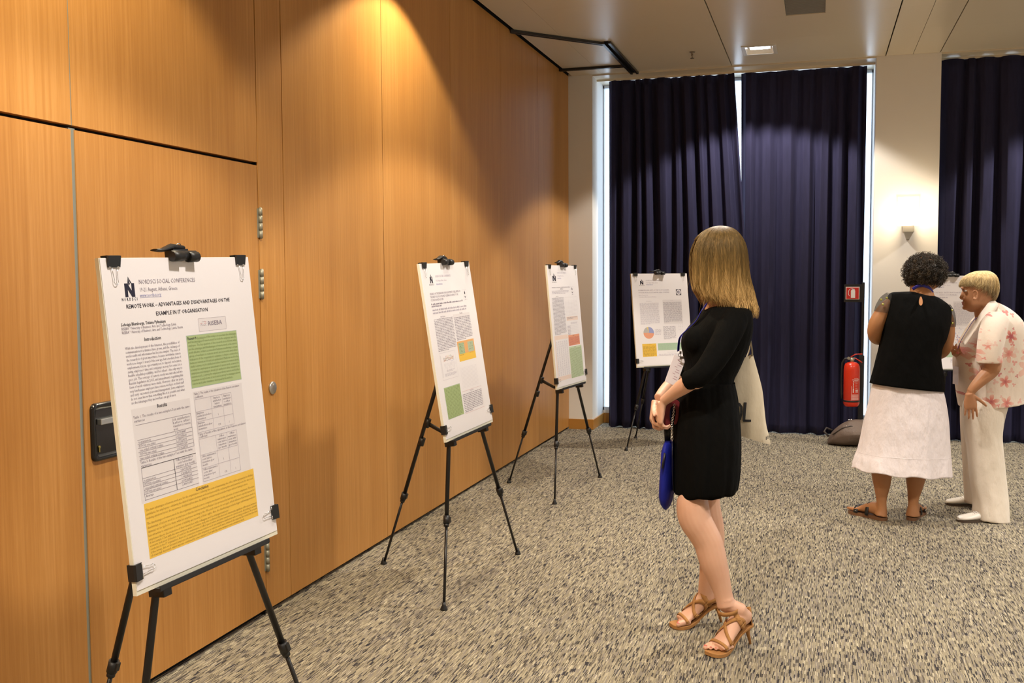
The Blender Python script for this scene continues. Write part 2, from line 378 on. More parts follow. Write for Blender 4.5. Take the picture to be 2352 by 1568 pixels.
# ---------------------------------------------------------------- curtains
CURT = mat('navy_curtain', (0.020, 0.019, 0.045), 0.85, spec=0.15)
t = NT(CURT); t.b.inputs['Sheen Weight'].default_value = 0.10; t.b.inputs['Sheen Roughness'].default_value = 0.45; t.b.inputs['Sheen Tint'].default_value = (.35, .33, .7, 1)
t.color(t.mix(t.noise(t.mapping(t.pos(), (8, 8, 1)), 6.0, 3), (0.0145, 0.0140, 0.034), (0.025, 0.024, 0.058)))
def curtain(label, xl, xr, seed, ybase=9.90):
    rnd = random.Random(seed); nz = 40; nx = 200; ztop = HC-.028; zb = 0.003
    ks = []; x = 0
    while x < 1: w = rnd.uniform(.085, .20)/(xr(1.5)-xl(1.5)); ks.append((x, w, rnd.uniform(.7, 1.15), rnd.uniform(-.3, .3))); x += w
    L = MB(); rows = []
    for i in range(nz+1):
        z = zb + (ztop-zb)*i/nz; s_ = (z-zb)/(ztop-zb); row = []
        for j in range(nx+1):
            u = j/nx; k = next(q for q in reversed(ks) if q[0] <= u+1e-9); ph = (u-k[0])/k[1]
            sh = min(1, 1.5*max(0, .5-.5*cos(2*pi*ph))**1.1)
            A = .095*k[2]*(1-.6*s_**4)
            xx = xl(z)+(xr(z)-xl(z))*(u + .012*sin(2.2*z+k[3]*8)*sin(pi*u)*k[3]*2)
            yy = ybase - A*sh + .012*sin(z*1.3+k[0]*20) + .01*sin(u*37+z*.4)
            row.append(Vector((xx, yy, z + (.004+.003*sin(u*60+seed) if i == 0 else 0))))
        rows.append(row)
    L.rings(rows, closed=False)
    o = L.build('curtain', CURT); md = o.modifiers.new('thick', 'SOLIDIFY'); md.thickness = .003
    tag(o, label, 'curtain', 'floor-length navy curtains'); return o
curtain('left navy curtain behind the poster with the pie chart', lambda z: .350, lambda z: 1.552+(.074*max(0, min(1.5, (3.4-z)/1.0))), 3, 9.895)
curtain('middle navy curtain between the bright gap and the white column', lambda z: 1.612+.008*max(0, min(1, (3.4-z)/1.0)), lambda z: 2.732-.01*(3.4-z)/3.4, 9, 9.91)
curtain('right navy curtain behind the two older women', lambda z: 3.345, lambda z: 4.62, 15, 9.86)
curtain('far right navy curtain starting at the picture edge', lambda z: 4.60, lambda z: 5.88, 22, 9.90)
# ---------------------------------------------------------------- wall sconce
def sconce():
    cx_, y0 = 3.085, DW
    t_ = thing('wall_lamp', 'glowing glass wall lamp with metal base on the white column', 'wall lamp', (cx_, y0, 1.88))
    f = MB(); f.bb(cx_-.045, cx_+.045, y0-.115, y0-.03, 1.868, 1.925)
    f.add([(cx_-.05, y0, 1.925), (cx_+.05, y0, 1.925), (cx_+.05, y0-.03, 1.925), (cx_-.05, y0-.03, 1.925), (cx_-.012, y0, 1.80), (cx_+.012, y0, 1.80), (cx_+.012, y0-.03, 1.80), (cx_-.012, y0-.03, 1.80)], [(0, 1, 2, 3), (7, 6, 5, 4), (0, 4, 5, 1), (1, 5, 6, 2), (2, 6, 7, 3), (3, 7, 4, 0)])
    f.add([(cx_-.04, y0-.03, 1.868), (cx_+.04, y0-.03, 1.868), (cx_+.04, y0-.11, 1.868), (cx_-.04, y0-.11, 1.868), (cx_-.012, y0-.0, 1.805), (cx_+.012, y0-.0, 1.805), (cx_+.012, y0-.03, 1.805), (cx_-.012, y0-.03, 1.805)], [(0, 1, 2, 3), (7, 6, 5, 4), (0, 4, 5, 1), (1, 5, 6, 2), (2, 6, 7, 3), (3, 7, 4, 0)])
    bevel(f.build('bracket', mat('satin_nickel', (.42, .40, .36), .35, .8), t_), .002)
    f = MB(); f.bb(cx_-.042, cx_+.042, y0-.112, y0-.032, 1.926, 2.075)
    bevel(f.build('glass_shade', mat('lit_glass', (1, .97, .9), .3, emit=(1.0, .86, .62), es=9), t_), .004)
    f = MB(); f.bb(cx_-.088, cx_+.088, y0-.024, y0-.016, 1.925, 2.18)
    gm = mat('frosted_plate', (1, .97, .92), .25, emit=(1, .85, .6), es=.55); gm.node_tree.nodes['Principled BSDF'].inputs['Alpha'].default_value = .45
    bevel(f.build('glass_plate', gm, t_), .002)
    l = bpy.data.lights.new('sconce_lamp', 'POINT'); l.energy = 9; l.color = (1, .80, .52); l.shadow_soft_size = .05
    lo = bpy.data.objects.new('sconce_lamp', l); lo.location = (cx_, y0-.16, 2.02); COL.objects.link(lo)
sconce()

# ---------------------------------------------------------------- extinguisher on its stand
EX, EY = 2.715, 9.50
t_ = thing('extinguisher_stand', 'black pole stand with a red fire extinguisher sign beside the column', 'sign stand', (EX, EY, 0))
f = MB(); f.bb(EX-.16, EX+.05, EY-.10, EY+.10, 0, .012); bevel(f.build('base', BLACK, t_), .003)
f = MB(); f.bb(EX-.012, EX+.012, EY-.012, EY+.012, .012, 1.43); f.bb(EX-.03, EX+.018, EY-.016, EY+.016, .2, .78); bevel(f.build('pole', BLACK, t_), .002)
f = MB(); f.bb(EX-.162, EX-.012, EY-.010, EY+.004, 1.255, 1.412)
sg = f.build('sign_panel', BLACK, t_)
def face(zc, z0, z1, x0, x1, off, m_, name, par):
    f = MB(); f.bb(x0, x1, EY-off-.0015, EY-off, z0, z1); return f.build(name, m_, par)
face(0, 1.278, 1.390, EX-.148, EX-.032, .010, mat('sign_white', (.82, .80, .80), .5), 'sign_border', sg)
f = MB(); f.bb(EX-.142, EX-.038, EY-.0130, EY-.0115, 1.284, 1.384)
yq = EY-.0138
def sg2(pts, mi=1): f.add([(EX-.09+a, yq, 1.334+b_) for a, b_ in pts], [tuple(range(len(pts)))], mi)
sg2([(-.014, -.042), (.022, -.042), (.022, .022), (.016, .030), (.009, .033), (.009, .04), (-.001, .04), (-.001, .033), (-.008, .030), (-.014, .022)])
sg2([(-.012, .038), (.020, .032), (.020, .037), (-.008, .044)])
pr = None
for k in range(13):
    a = pi*.35 + (pi*.95)*k/12; c_ = (-.012+.024*cos(a), .004+.036*sin(a))
    if pr: sg2([(pr[0]-.002, pr[1]), (c_[0]-.002, c_[1]), (c_[0]+.003, c_[1]), (pr[0]+.003, pr[1])])
    pr = c_
f.build('sign_pictogram', [mat('sign_red', (.55, .02, .015), .5), mat('sign_white')], sg)
# the extinguisher
ex, ey = EX-.088, EY-.085
RED = mat('extinguisher_red', (.62, .030, .008), .28, spec=.6)
t_ = thing('fire_extinguisher', 'red fire extinguisher hanging on the black pole stand', 'fire extinguisher', (ex, ey, .33))
f = MB(); f.lathe([(0, .335), (.055, .335), (.062, .345), (.066, .355), (.069, .36), (.069, .66), (.066, .69), (.056, .712), (.038, .724), (.022, .728), (.0, .728)], (ex, ey, 0), 36); f.build('cylinder', RED, t_)
f = MB(); f.lathe([(.0695, .376), (.0712, .378), (.0712, .390), (.0695, .392)], (ex, ey, 0), 36)
f.bb(ex+.02, EX, ey+.05, EY-.0, .378, .390); f.build('band', BLACK, t_)
f = MB()
def lab(a0, a1, z0, z1, r, mi):
    n = 12; rs = [[Vector((ex+r*cos(a0+(a1-a0)*i/n), ey+r*sin(a0+(a1-a0)*i/n), z)) for i in range(n+1)] for z in (z0, z1)]
    f.rings(rs, closed=False, mi=mi)
A0 = -pi/2-.35+YAW; lab(A0+.05, A0+1.05, .394, .450, .0696, 2)
for z in (.40, .41, .42, .43, .44): lab(A0+.1, A0+1.0, z, z+.003, .0700, 1)
lab(A0+.0, A0+.03, .394, .52, .0700, 1); lab(A0+.1, A0+1.1, .573, .578, .0700, 1)
for z in (.585, .565, .555): lab(A0+.35, A0+.95, z, z+.003, .0700, 1)
for z in (.54, .52, .50, .48): lab(A0+.5, A0+.8, z, z+.003, .0700, 1)
for a, z0, z1 in ((.18, .462, .50), (.55, .462, .49), (.8, .462, .49)): lab(A0+a, A0+a+.12, z0, z1, .0700, 1)
for k in range(7): lab(A0+.18+(k % 2)*.02, A0+.30-(k % 3)*.02, .505+k*.009, .511+k*.009, .0700, 1)
f.build('printed_label', [RED, mat('label_white', (.75, .62, .58), .5), mat('label_pink', (.62, .12, .09), .5)], t_)
f = MB(); f.cyl((ex, ey, .725), (ex, ey, .765), .018, 14); f.box((ex-.004, ey, .758), (.05, .03, .02)); f.cyl((ex-.028, ey-.004, .762), (ex-.028, ey-.02, .762), .013, 12); f.build('valve', mat('valve_metal', (.45, .42, .34), .35, .8), t_)
f = MB(); f.tube([(ex-.01, ey, .772), (ex+.03, ey, .797), (ex+.085, ey-.01, .80)], [(.005, .012)]*3, 8); f.build('upper_handle', RED, t_)
f = MB(); f.tube([(ex-.0, ey, .765), (ex+.03, ey, .760), (ex+.06, ey-.005, .742), (ex+.085, ey-.01, .725)], [(.005, .012)]*4, 8); f.build('carry_handle', RED, t_)
f = MB(); f.tube([(ex-.02, ey, .76), (ex-.06, ey+.005, .755), (ex-.082, ey+.005, .72), (ex-.086, ey+.01, .6), (ex-.084, ey+.01, .45), (ex-.08, ey, .40)], .009, 10); f.build('hose', BLACK, t_)

# ---------------------------------------------------------------- posters and easels
_tc = {}
def text_geo(s, bold):
    k = (s, bold)
    if k in _tc: return _tc[k]
    cu = bpy.data.curves.new('tmp', 'FONT'); cu.body = s; cu.size = 1.0; cu.resolution_u = 1; cu.offset = .012 if bold else 0.0; cu.fill_mode = 'FRONT'
    ob = bpy.data.objects.new('tmp', cu); me = bpy.data.meshes.new_from_object(ob)
    vs = [tuple(v.co) for v in me.vertices]; fs = [tuple(p.vertices) for p in me.polygons]
    w = max([v[0] for v in vs] + [.01]); bpy.data.objects.remove(ob); bpy.data.curves.remove(cu); bpy.data.meshes.remove(me)
    _tc[k] = (vs, fs, w); return _tc[k]
INK = [PAPER, mat('ink_dark', (.035, .03, .05), .6), mat('ink_grey', (.28, .245, .31), .6), mat('ink_pale', (.50, .46, .54), .6), mat('ink_green', (.42, .53, .25), .5), mat('ink_orange', (.86, .54, .07), .5),
       mat('ink_tint', (.775, .735, .755), .5), mat('ink_teal', (.38, .48, .42), .6), mat('ink_blush', (.83, .67, .60), .5), mat('ink_salmon', (.80, .36, .22), .5), mat('ink_paleblue', (.33, .36, .62), .5), mat('ink_red', (.55, .12, .13), .5),
       mat('ink_link', (.35, .36, .60), .6), mat('ink_olive', (.23, .30, .12), .6), mat('ink_brown', (.42, .26, .04), .6), mat('ink_mint', (.45, .62, .42), .5), mat('ink_black', (.012, .01, .03), .5), mat('ink_ltgreen', (.58, .68, .48), .5)]
(P_, DK, GR, PL, GN, OR, TI, TE, BL, SA, PB, RD, LK, OL, BN, MI, BK, LG) = range(18)
class Sheet:
    def __init__(s, w, h): s.w, s.h, s.b = w, h, MB(); s.lay = 0
    def P(s, u, v, z): return ((u-.5)*s.w, (1-v)*s.h, z)
    def poly(s, pts, mi, z=.0004): s.b.add([s.P(u, v, z) for u, v in pts], [tuple(reversed(range(len(pts))))], mi)
    def box(s, u0, v0, u1, v1, mi, z=.0002): s.poly([(u0, v0), (u1, v0), (u1, v1), (u0, v1)], mi, z)
    def line(s, u0, v0, u1, v1, mi=GR, t=.0009, z=.0006):
        x0, y0, x1, y1 = u0*s.w, v0*s.h, u1*s.w, v1*s.h; L = math.hypot(x1-x0, y1-y0); nx, ny = -(y1-y0)/L*t/2, (x1-x0)/L*t/2
        s.poly([((x0+nx)/s.w, (y0+ny)/s.h), ((x1+nx)/s.w, (y1+ny)/s.h), ((x1-nx)/s.w, (y1-ny)/s.h), ((x0-nx)/s.w, (y0-ny)/s.h)], mi, z)
    def frame(s, u0, v0, u1, v1, mi=GR, t=.0009):
        for q in ((u0, v0, u1, v0), (u0, v1, u1, v1), (u0, v0, u0, v1), (u1, v0, u1, v1)): s.line(*q, mi, t)
    def text(s, st, u0, u1, v, size, mi=DK, bold=False, fit=True):
        vs, fs, w = text_geo(st, bold); sx = (u1-u0)*s.w/w if fit else size
        x0 = (u0-.5)*s.w; y0 = (1-v)*s.h
        s.b.add([(x0+a*sx, y0+b_*size, .0007+c_) for a, b_, c_ in vs], fs, mi)
    def para(s, lines, u0, u1, v0, dv, size, mi=DK, last=1.0, bold=False):
        for i, ln in enumerate(lines): s.text(ln, u0, u0+(u1-u0)*(last if i == len(lines)-1 else 1), v0+dv*i, size, mi, bold)
    def greek(s, u0, u1, v0, v1, n, seed, mi=GR, last=.6, cw=.016, th=.37):
        """text too small to read in the photograph: rows of word-length strokes"""
        r = random.Random(seed); dv = (v1-v0)/max(n-1, 1)
        for i in range(n):
            u = u0; end = u0+(u1-u0)*(last if i == n-1 else 1)
            while u < end-.004:
                w = min(cw*r.uniform(.7, 3.2), end-u); v = v0+dv*i
                q = u
                while q < u+w-.001:                       # letters of the word
                    lw = min(cw*r.uniform(.28, .5), u+w-q); hgt = dv*th*(1.0 if r.random() < .7 else 1.45)
                    s.box(q, v-hgt, q+lw*.78, v, mi, .0006); q += lw
                u += w+cw*.45
    def logo(s, u0, u1, v0, v1, vn, nu0, nu1, mi=BK, ns=.011):
        W = u1-u0; H_ = v1-v0; t_ = W*.30
        s.poly([(u0, v0), (u0+t_, v0), (u0+t_, v1), (u0, v1)], mi); s.poly([(u1-t_, v0+H_*.0), (u1, v0), (u1, v1), (u1-t_, v1)], mi)
        s.poly([(u0, v0), (u0+t_*1.1, v0), (u1, v1), (u1-t_*1.1, v1)], mi, .0005)
        c = u0+W*.5; s.poly([(c-W*.06, v0-H_*.50), (c+W*.28, v0+H_*.04), (c+W*.10, v0-H_*.02)], mi); s.poly([(c-W*.06, v0-H_*.50), (c+W*.03, v0-H_*.04), (c-W*.16, v0+H_*.02)], mi)
        s.poly([(c+W*.03, v0-H_*.03), (c+W*.10, v0-H_*.0), (c+W*.0, v0+H_*.16), (c-W*.14, v0+H_*.03)], mi)
        n = 7; w = (nu1-nu0)/n
        for i, ch in enumerate('NORDSCI'): s.text(ch, nu0+w*i, nu0+w*i+w*(.62 if ch != 'I' else .2), vn, ns, mi, True)
def header(s, big=True):
    pass

def poster1(s):
    s.logo(.119, .178, .076, .118, .129, .095, .200)
    s.text('NORDSCI SOCIAL CONFERENCES', .207, .578, .0795, .0165, GR); s.text('19-21 August, Athens, Greece', .206, .450, .1030, .0150, GR); s.text('www.nordsci.org', .206, .339, .1200, .0135, LK); s.line(.206, .1220, .339, .1220, LK, .0008)
    s.text('REMOTE WORK \u2013 ADVANTAGES AND DISADVANTAGES ON THE', .116, .818, .1525, .0150, DK, True); s.text('EXAMPLE IN IT ORGANISATION', .292, .646, .1805, .0150, DK, True)
    s.text('Solveiga Blumberga, Tatiana Pylinskaya', .074, .349, .2050, .0115, DK, True); s.text('RISEBA\u201d University of Business, Arts and Technology, Latvia', .074, .416, .2170, .0105, GR); s.text('RISEBA\u201d University of Business, Arts and Technology, Latvia, Russia', .074, .458, .2285, .0105, GR)
    s.box(.57, .203, .772, .246, TI, .0001); s.frame(.57, .203, .772, .246, PL, .0006); s.text('RISEBA', .636, .742, .2285, .0175, GR, True)
    for dx, dy, mi in ((0, 0, RD), (.014, -.006, GR), (.014, .006, GR), (.028, 0, RD), (.028, -.006, RD), (.0, .0045, GR), (.026, .006, GR)): s.poly([(.578+dx, .222+dy), (.590+dx, .2185+dy), (.602+dx, .222+dy), (.590+dx, .2200+dy)], mi)
    s.text('Introduction', .202, .306, .2565, .0135, DK, True)
    s.para(['With the development of the Internet, the possibilities of', 'communication at a distance have grown, and the exchange of', 'work results and information has become simpler. The topic of', 'the research is of great importance, because worldwide remote',
            'work is no longer a trend of the new age, but a modern form of', 'employment; it is an opportunity not to depend on location,', 'saving employee\u2019s time and company\u2019s money; for some it is a', 'flexible schedule possibility, and for others - the only way to',
            'get a job. The concept of remote work was introduced into', 'Russian legislation in 2013, and amendments regulating this', 'form of work relations were made. However, after six years,', 'very few Russian employers have remote workers on their staff', 'and carry out remote personnel management. Some employers',
            'do not even know that something like it is possible and what', 'are the advantages they and workers can get from it.'], .082, .424, .2765, .01186, .0100, GR, .82)
    s.box(.473, .255, .846, .4295, TE); s.box(.476, .257, .843, .4275, GN, .0003)
    s.text('Research', .481, .542, .2695, .0112, BK, True)
    s.text('he purpose of this study is to ascertain the advantages', .548, .838, .2695, .0095, OL); s.line(.548, .2705, .598, .2705, OL, .0007)
    s.para(['and disadvantages of remote work for both the employer and the', 'employee. The key questions of the research are as follows: what', 'are the advantages and disadvantages of remote work, is the remote', 'work effective, is there a connection between transferring a certain', 'group of workers to remote work and economic and other',
            'indicators of the organization\u2019s activities, is there a connection', 'between remote work and job satisfaction? Methods used in the', 'study: a survey on job satisfaction before transition to remote work,', 'a survey for employees on assessment of remote work, a survey for', 'employees and managers about job satisfaction after transition to',
            'remote work, a survey for employees about remote work after', 'transition to such forms of work and a survey for managers about', 'remote work after transition, developed by the authors.'], .481, .838, .2810, .01145, .0097, OL, .83)
    s.box(.077, .458, .452, .748, TI, .0001); s.box(.477, .441, .842, .748, TI, .0001)
    s.text('Results', .234, .299, .4680, .0140, DK, True)
    s.text('Table 1. The results of a two-sample t-Test with the same', .084, .444, .4875, .0098, GR); s.text('variances', .086, .15, .4990, .0098, GR)
    for v in (.508, .554, .5665, .579, .5915, .604, .6155): s.line(.092, v, .445, v, GR)
    s.line(.445, .508, .445, .6155, GR)
    s.text('Job satisfaction', .322, .436, .5195, .0095, GR); s.text('before after', .322, .436, .5300, .0095, GR); s.text('transition to remote', .322, .438, .5405, .0095, GR); s.text('work', .322, .352, .5510, .0095, GR)
    for k, (a, b_) in enumerate((('t-statistics', '2,001954487'), ('P(T<=t) one-sided', '0,022245864'), ('one-sided critical t value', '1,677224196'), ('P(T<=t) two-sided', '0,044491728'), ('two-sided critical t value', '2,010634758'))):
        s.text(a, .098, .098+.0052*len(a)+.012, .5642+.0125*k, .0095, GR); s.text(b_, .330, .402, .5642+.0125*k, .0095, GR)
    s.text('Table 3. Results of the two-sample t-Test with the same', .095, .432, .6270, .0098, GR); s.text('variances', .097, .16, .6380, .0098, GR)
    for v in (.640, .6725, .685, .6965, .7085, .7210, .7390): s.line(.098, v, .452, v, GR)
    s.line(.097, .640, .100, .739, GR); s.line(.301, .640, .303, .739, DK, .0016); s.line(.098, .640, .45, .640, DK, .0014)
    s.text('Office maintenance', .316, .430, .6490, .0093, GR); s.text('costs before/after', .324, .424, .6590, .0093, GR); s.text('transition (per month)', .310, .440, .6690, .0093, GR)
    for k, (a, b_) in enumerate((('t-statistics', '0,669181728'), ('P(T<=t) one-sided', '0,266823071'), ('one-sided critical t value', '1,943180281'), ('P(T<=t) two-sided', '0,049364824'), ('Average', '2,446911851'))):
        s.text(a, .106, .106+.0050*len(a)+.012, .6828+.0121*k, .0092, GR); s.text(b_, .338, .410, .6828+.0121*k, .0092, GR)
    s.text('Table 2. The results of the calculation of the Pearson correlation', .483, .820, .4520, .0094, GR); s.text('coefficient', .484, .545, .4630, .0094, GR)
    for q in (.467, .508, .541, .577): s.line(.483, q, .752, q, PL)
    for q in (.483, .598, .682, .752): s.line(q, .467, q, .577, PL)
    for (L_, u0, u1, v0) in ((['Employee', 'satisfaction', 'before', 'transition'], .610, .672, .4770), (['Employee', 'satisfactio', 'n after', 'transition'], .688, .746, .4770), (['Employee', 'satisfaction before', 'transition'], .488, .590, .5165), (['Employee', 'satisfaction after', 'transition'], .488, .590, .5495)):
        for i, w in enumerate(L_): wd_ = min(u1-u0, .0056*len(w)+.004); c = (u0+u1)/2 if v0 < .5 else u0+wd_/2; s.text(w, c-wd_/2, c+wd_/2, v0+.0098*i, .0085, GR)
    s.text('1', .636, .640, .5350, .0090, GR); s.text('0,96', .632, .652, .5690, .0090, GR); s.text('1', .712, .716, .5690, .0090, GR)
    s.text('Table 4. Results of the calculation of the Pearson correlation', .483, .838, .5870, .0094, GR); s.text('coefficient', .484, .545, .5955, .0094, GR)
    for q in (.599, .652, .696, .740): s.line(.484, q, .763, q, PL)
    for q in (.484, .604, .688, .763): s.line(q, .599, q, .740, PL)
    for (L_, u0, u1, v0) in ((['Office', 'maintenance', 'costs before', 'transition', '(per month)'], .611, .682, .6085), (['Office', 'maintenance', 'costs after', 'transition', '(per month)'], .692, .758, .6085), (['Office maintenance', 'costs before', 'transition (per', 'month)'], .490, .597, .6605), (['Office maintenance', 'costs after', 'transition (per', 'month)'], .490, .597, .7045)):
        for i, w in enumerate(L_): wd_ = min(u1-u0, .0055*len(w)+.004); c = (u0+u1)/2 if v0 < .62 else u0+wd_/2; s.text(w, c-wd_/2, c+wd_/2, v0+.0096*i, .0084, GR)
    s.text('1', .640, .644, .6880, .0088, GR); s.text('0,96', .640, .66, .7320, .0088, GR); s.text('1', .722, .726, .7320, .0088, GR)
    s.box(.088, .7495, .862, .9195, OR, .0003)
    s.text('Conclusion', .423, .513, .7625, .0130, BK, True)
    s.para(['The main advantages of remote work are: for the organisation - reducing the costs of maintaining the office, wider geography for finding', 'candidates, for employees - obtaining the desired balance between work and personal life, reducing time and material costs for the road,', 'reducing emotional stress, the appearance of additional free time, the ability to consider work in another region without having to move.'], .094, .850, .7735, .0124, .0092, BN, .94)
    s.para(['The disadvantages of remote work for the organisation include a more complex mechanism for the selection of remote employees. The main', 'disadvantage of remote work for an employee is that the remote worker in Russia is less protected by law than the others - special reasons for', 'dismissal can be applied to them, while for employees working at the office such reasons do not apply, which indicates that remote work is', 'less attractive to employees in terms of stability and security of their rights. Also, the disadvantages include bigger self-management for', 'employees due to the reduction of their interaction with colleagues and the manager/employer.'], .094, .852, .8150, .0124, .0092, BN, .72)
    s.para(['A two-sample t-Test with the same variances and a correlation study also confirmed that there are statistically significant differences between', 'economic indicators (reduction of costs for the maintenance of office space) before and after transition to remote work. According to a study', 'conducted in the IT organization, there is a connection between remote work and employee satisfaction with working conditions. As a result', 'of the survey, data on increased employee job satisfaction after transition to remote work were obtained; the majority also noted that the level', 'of stress had decreased, which was also confirmed by a two-sample t-Test with the same variances and correlation study.'], .096, .856, .8745, .0100, .0088, BN, .86)

def crest(s, u0, v0, u1, v1, lines=True):
    s.frame(u0, v0, u1, v1, PL, .0006); cu, cv = (u0+u1)/2, (v0+v1)/2; w, h = (u1-u0)*.5, (v1-v0)*.5
    s.poly([(cu, v0+h*.15), (cu+w*.25, cv-h*.45), (cu+w*.18, cv-h*.1), (cu-w*.18, cv-h*.1), (cu-w*.25, cv-h*.45)], DK)
    for k in range(7):
        a = pi*(.15+.7*k/6)+pi; q = (cu+w*.45*cos(a), cv+h*.12-h*.35*sin(a)*.9)
        s.poly([(cu-w*.08+.02*w*k, cv+h*.45), (q[0]-w*.09, q[1]), (q[0], q[1]-h*.09), (q[0]+w*.09, q[1])], DK, .0005)
    s.poly([(cu-w*.35, cv+h*.35), (cu+w*.35, cv+h*.35), (cu+w*.2, cv+h*.62), (cu-w*.2, cv+h*.62)], GR)
    s.box(cu-w*.35, v1-h*.14, cu+w*.35, v1-h*.07, GR, .0006)
def head2(s, k=1.0, dv=0.0, x=0.0, mi=PL):
    s.text('NORDSCI SOCIAL CONFERENCES', .252+x, .560+x, .0800+dv, .0150, mi); s.text('19-21 August, Athens, Greece', .252+x, .463+x, .1040+dv, .0130, mi); s.text('www.nordsci.org', .252+x, .370+x, .1225+dv, .0120, LK); s.line(.252+x, .1240+dv, .37+x, .1240+dv, LK, .0007)
def poster2(s):
    s.logo(.144, .194, .076, .112, .1245, .119, .218); head2(s)
    s.box(.43, .0, .53, .062, TI, .0001)
    s.text('RESEARCH ON THE BEHAVIOR OF AN ASSORTMENT OF BELL PEPPER ON', .100, .712, .1790, .0150, GR); s.text('THE SANDY SOILS IN SOUTH-WEST OLTENIA ACCORDING TO THE', .100, .657, .1970, .0150, GR); s.text('CULTIVATION METHOD USED', .100, .348, .2150, .0150, GR)
    crest(s, .764, .168, .846, .229)
    s.greek(.098, .740, .2360, .2490, 2, 1, GR, .30, .02, .5); s.greek(.106, .802, .2710, .2880, 2, 2, PL, .98, .02, .45)
    s.box(.491, .307, .842, .335, TI, .0001)
    s.text('Introduction', .237, .330, .3135, .0115, GR); s.text('Results', .63, .69, .3090, .0115, GR)
    s.greek(.103, .470, .3235, .504, 21, 3, GR, .55); s.greek(.497, .842, .3310, .4630, 15, 4, GR, .55)
    s.box(.484, .4715, .846, .5915, OR, .0002); s.box(.484, .4715, .846, .545, SA, .00015)
    s.box(.486, .473, .845, .548, mat_i('ink_peach'), .0003); s.box(.506, .482, .625, .548, mat_i('ink_plant'), .0004); s.box(.70, .484, .825, .545, mat_i('ink_plant2'), .0004)
    r = random.Random(5)
    for k in range(160):
        u, v = (r.uniform(.512, .612), r.uniform(.486, .538)) if k < 80 else (r.uniform(.71, .815), r.uniform(.488, .538))
        a, b_ = r.uniform(.003, .009), r.uniform(.001, .004); s.box(u, v, u+a, v+b_, r.choice([DK, GN, OL, TE, LG, PL]), .0005+k*1e-6)
    s.greek(.50, .60, .556, .562, 1, 6, BN, 1); s.greek(.72, .80, .553, .558, 1, 7, BN, 1); s.greek(.50, .84, .5800, .5800, 1, 8, BN, 1)
    s.frame(.105, .515, .412, .670, PL, .0007); s.box(.112, .53, .128, .655, TI, .0003)
    for c, sd in ((SA, 1), (RD, 2), (GN, 3), (PB, 4), (GR, 5), (OR, 6)):
        r = random.Random(sd); pv = None
        for k in range(9):
            q = (.165+.026*k, .552+r.uniform(-.016, .016)+(.008 if sd == 4 else 0))
            if pv: s.line(*pv, *q, c, .0009)
            pv = q
    for k in range(10): s.line(.170+.024*k, .578, .170+.024*k, .578+.018+.012*((k*7) % 3), PL, .0012)
    s.greek(.20, .36, .622, .628, 2, 9, PL, .8); s.greek(.16, .39, .640, .652, 3, 10, PL, .9)
    s.greek(.12, .41, .683, .683, 1, 11, GR, 1); s.greek(.19, .34, .694, .694, 1, 12, GR, 1)
    s.box(.093, .713, .413, .896, TE, .0002); s.box(.097, .715, .410, .894, GN, .0003); s.greek(.102, .405, .7240, .892, 23, 13, OL, .8)
    s.greek(.452, .815, .6170, .6170, 1, 14, GR, 1)
    for i in range(16):
        v = .630+.0078*i
        s.line(.465, v+.002, .82, v+.002, PL, .0004)
        for j in range(5):
            if (i*5+j*3) % 4: s.greek(.475+.07*j, .475+.07*j+.035, v, v, 1, i*9+j, PL, 1, .01)
    s.line(.436, .768, .86, .768, RD, .0006); s.line(.434, .899, .86, .899, RD, .0006); s.line(.851, .768, .851, .899, BL, .0006)
    s.text('Conclusions', .60, .68, .7775, .0100, GR)
    s.greek(.440, .850, .7900, .892, 11, 15, GR, .4)
_extra = {}
def mat_i(n):
    return _extra[n]
for n, c in (('ink_peach', (.80, .42, .17)), ('ink_plant', (.38, .50, .30)), ('ink_plant2', (.48, .55, .38)), ('ink_yellow', (.80, .60, .20)), ('ink_greypie', (.50, .48, .47))):
    _extra[n] = len(INK); INK.append(mat(n, c, .5))
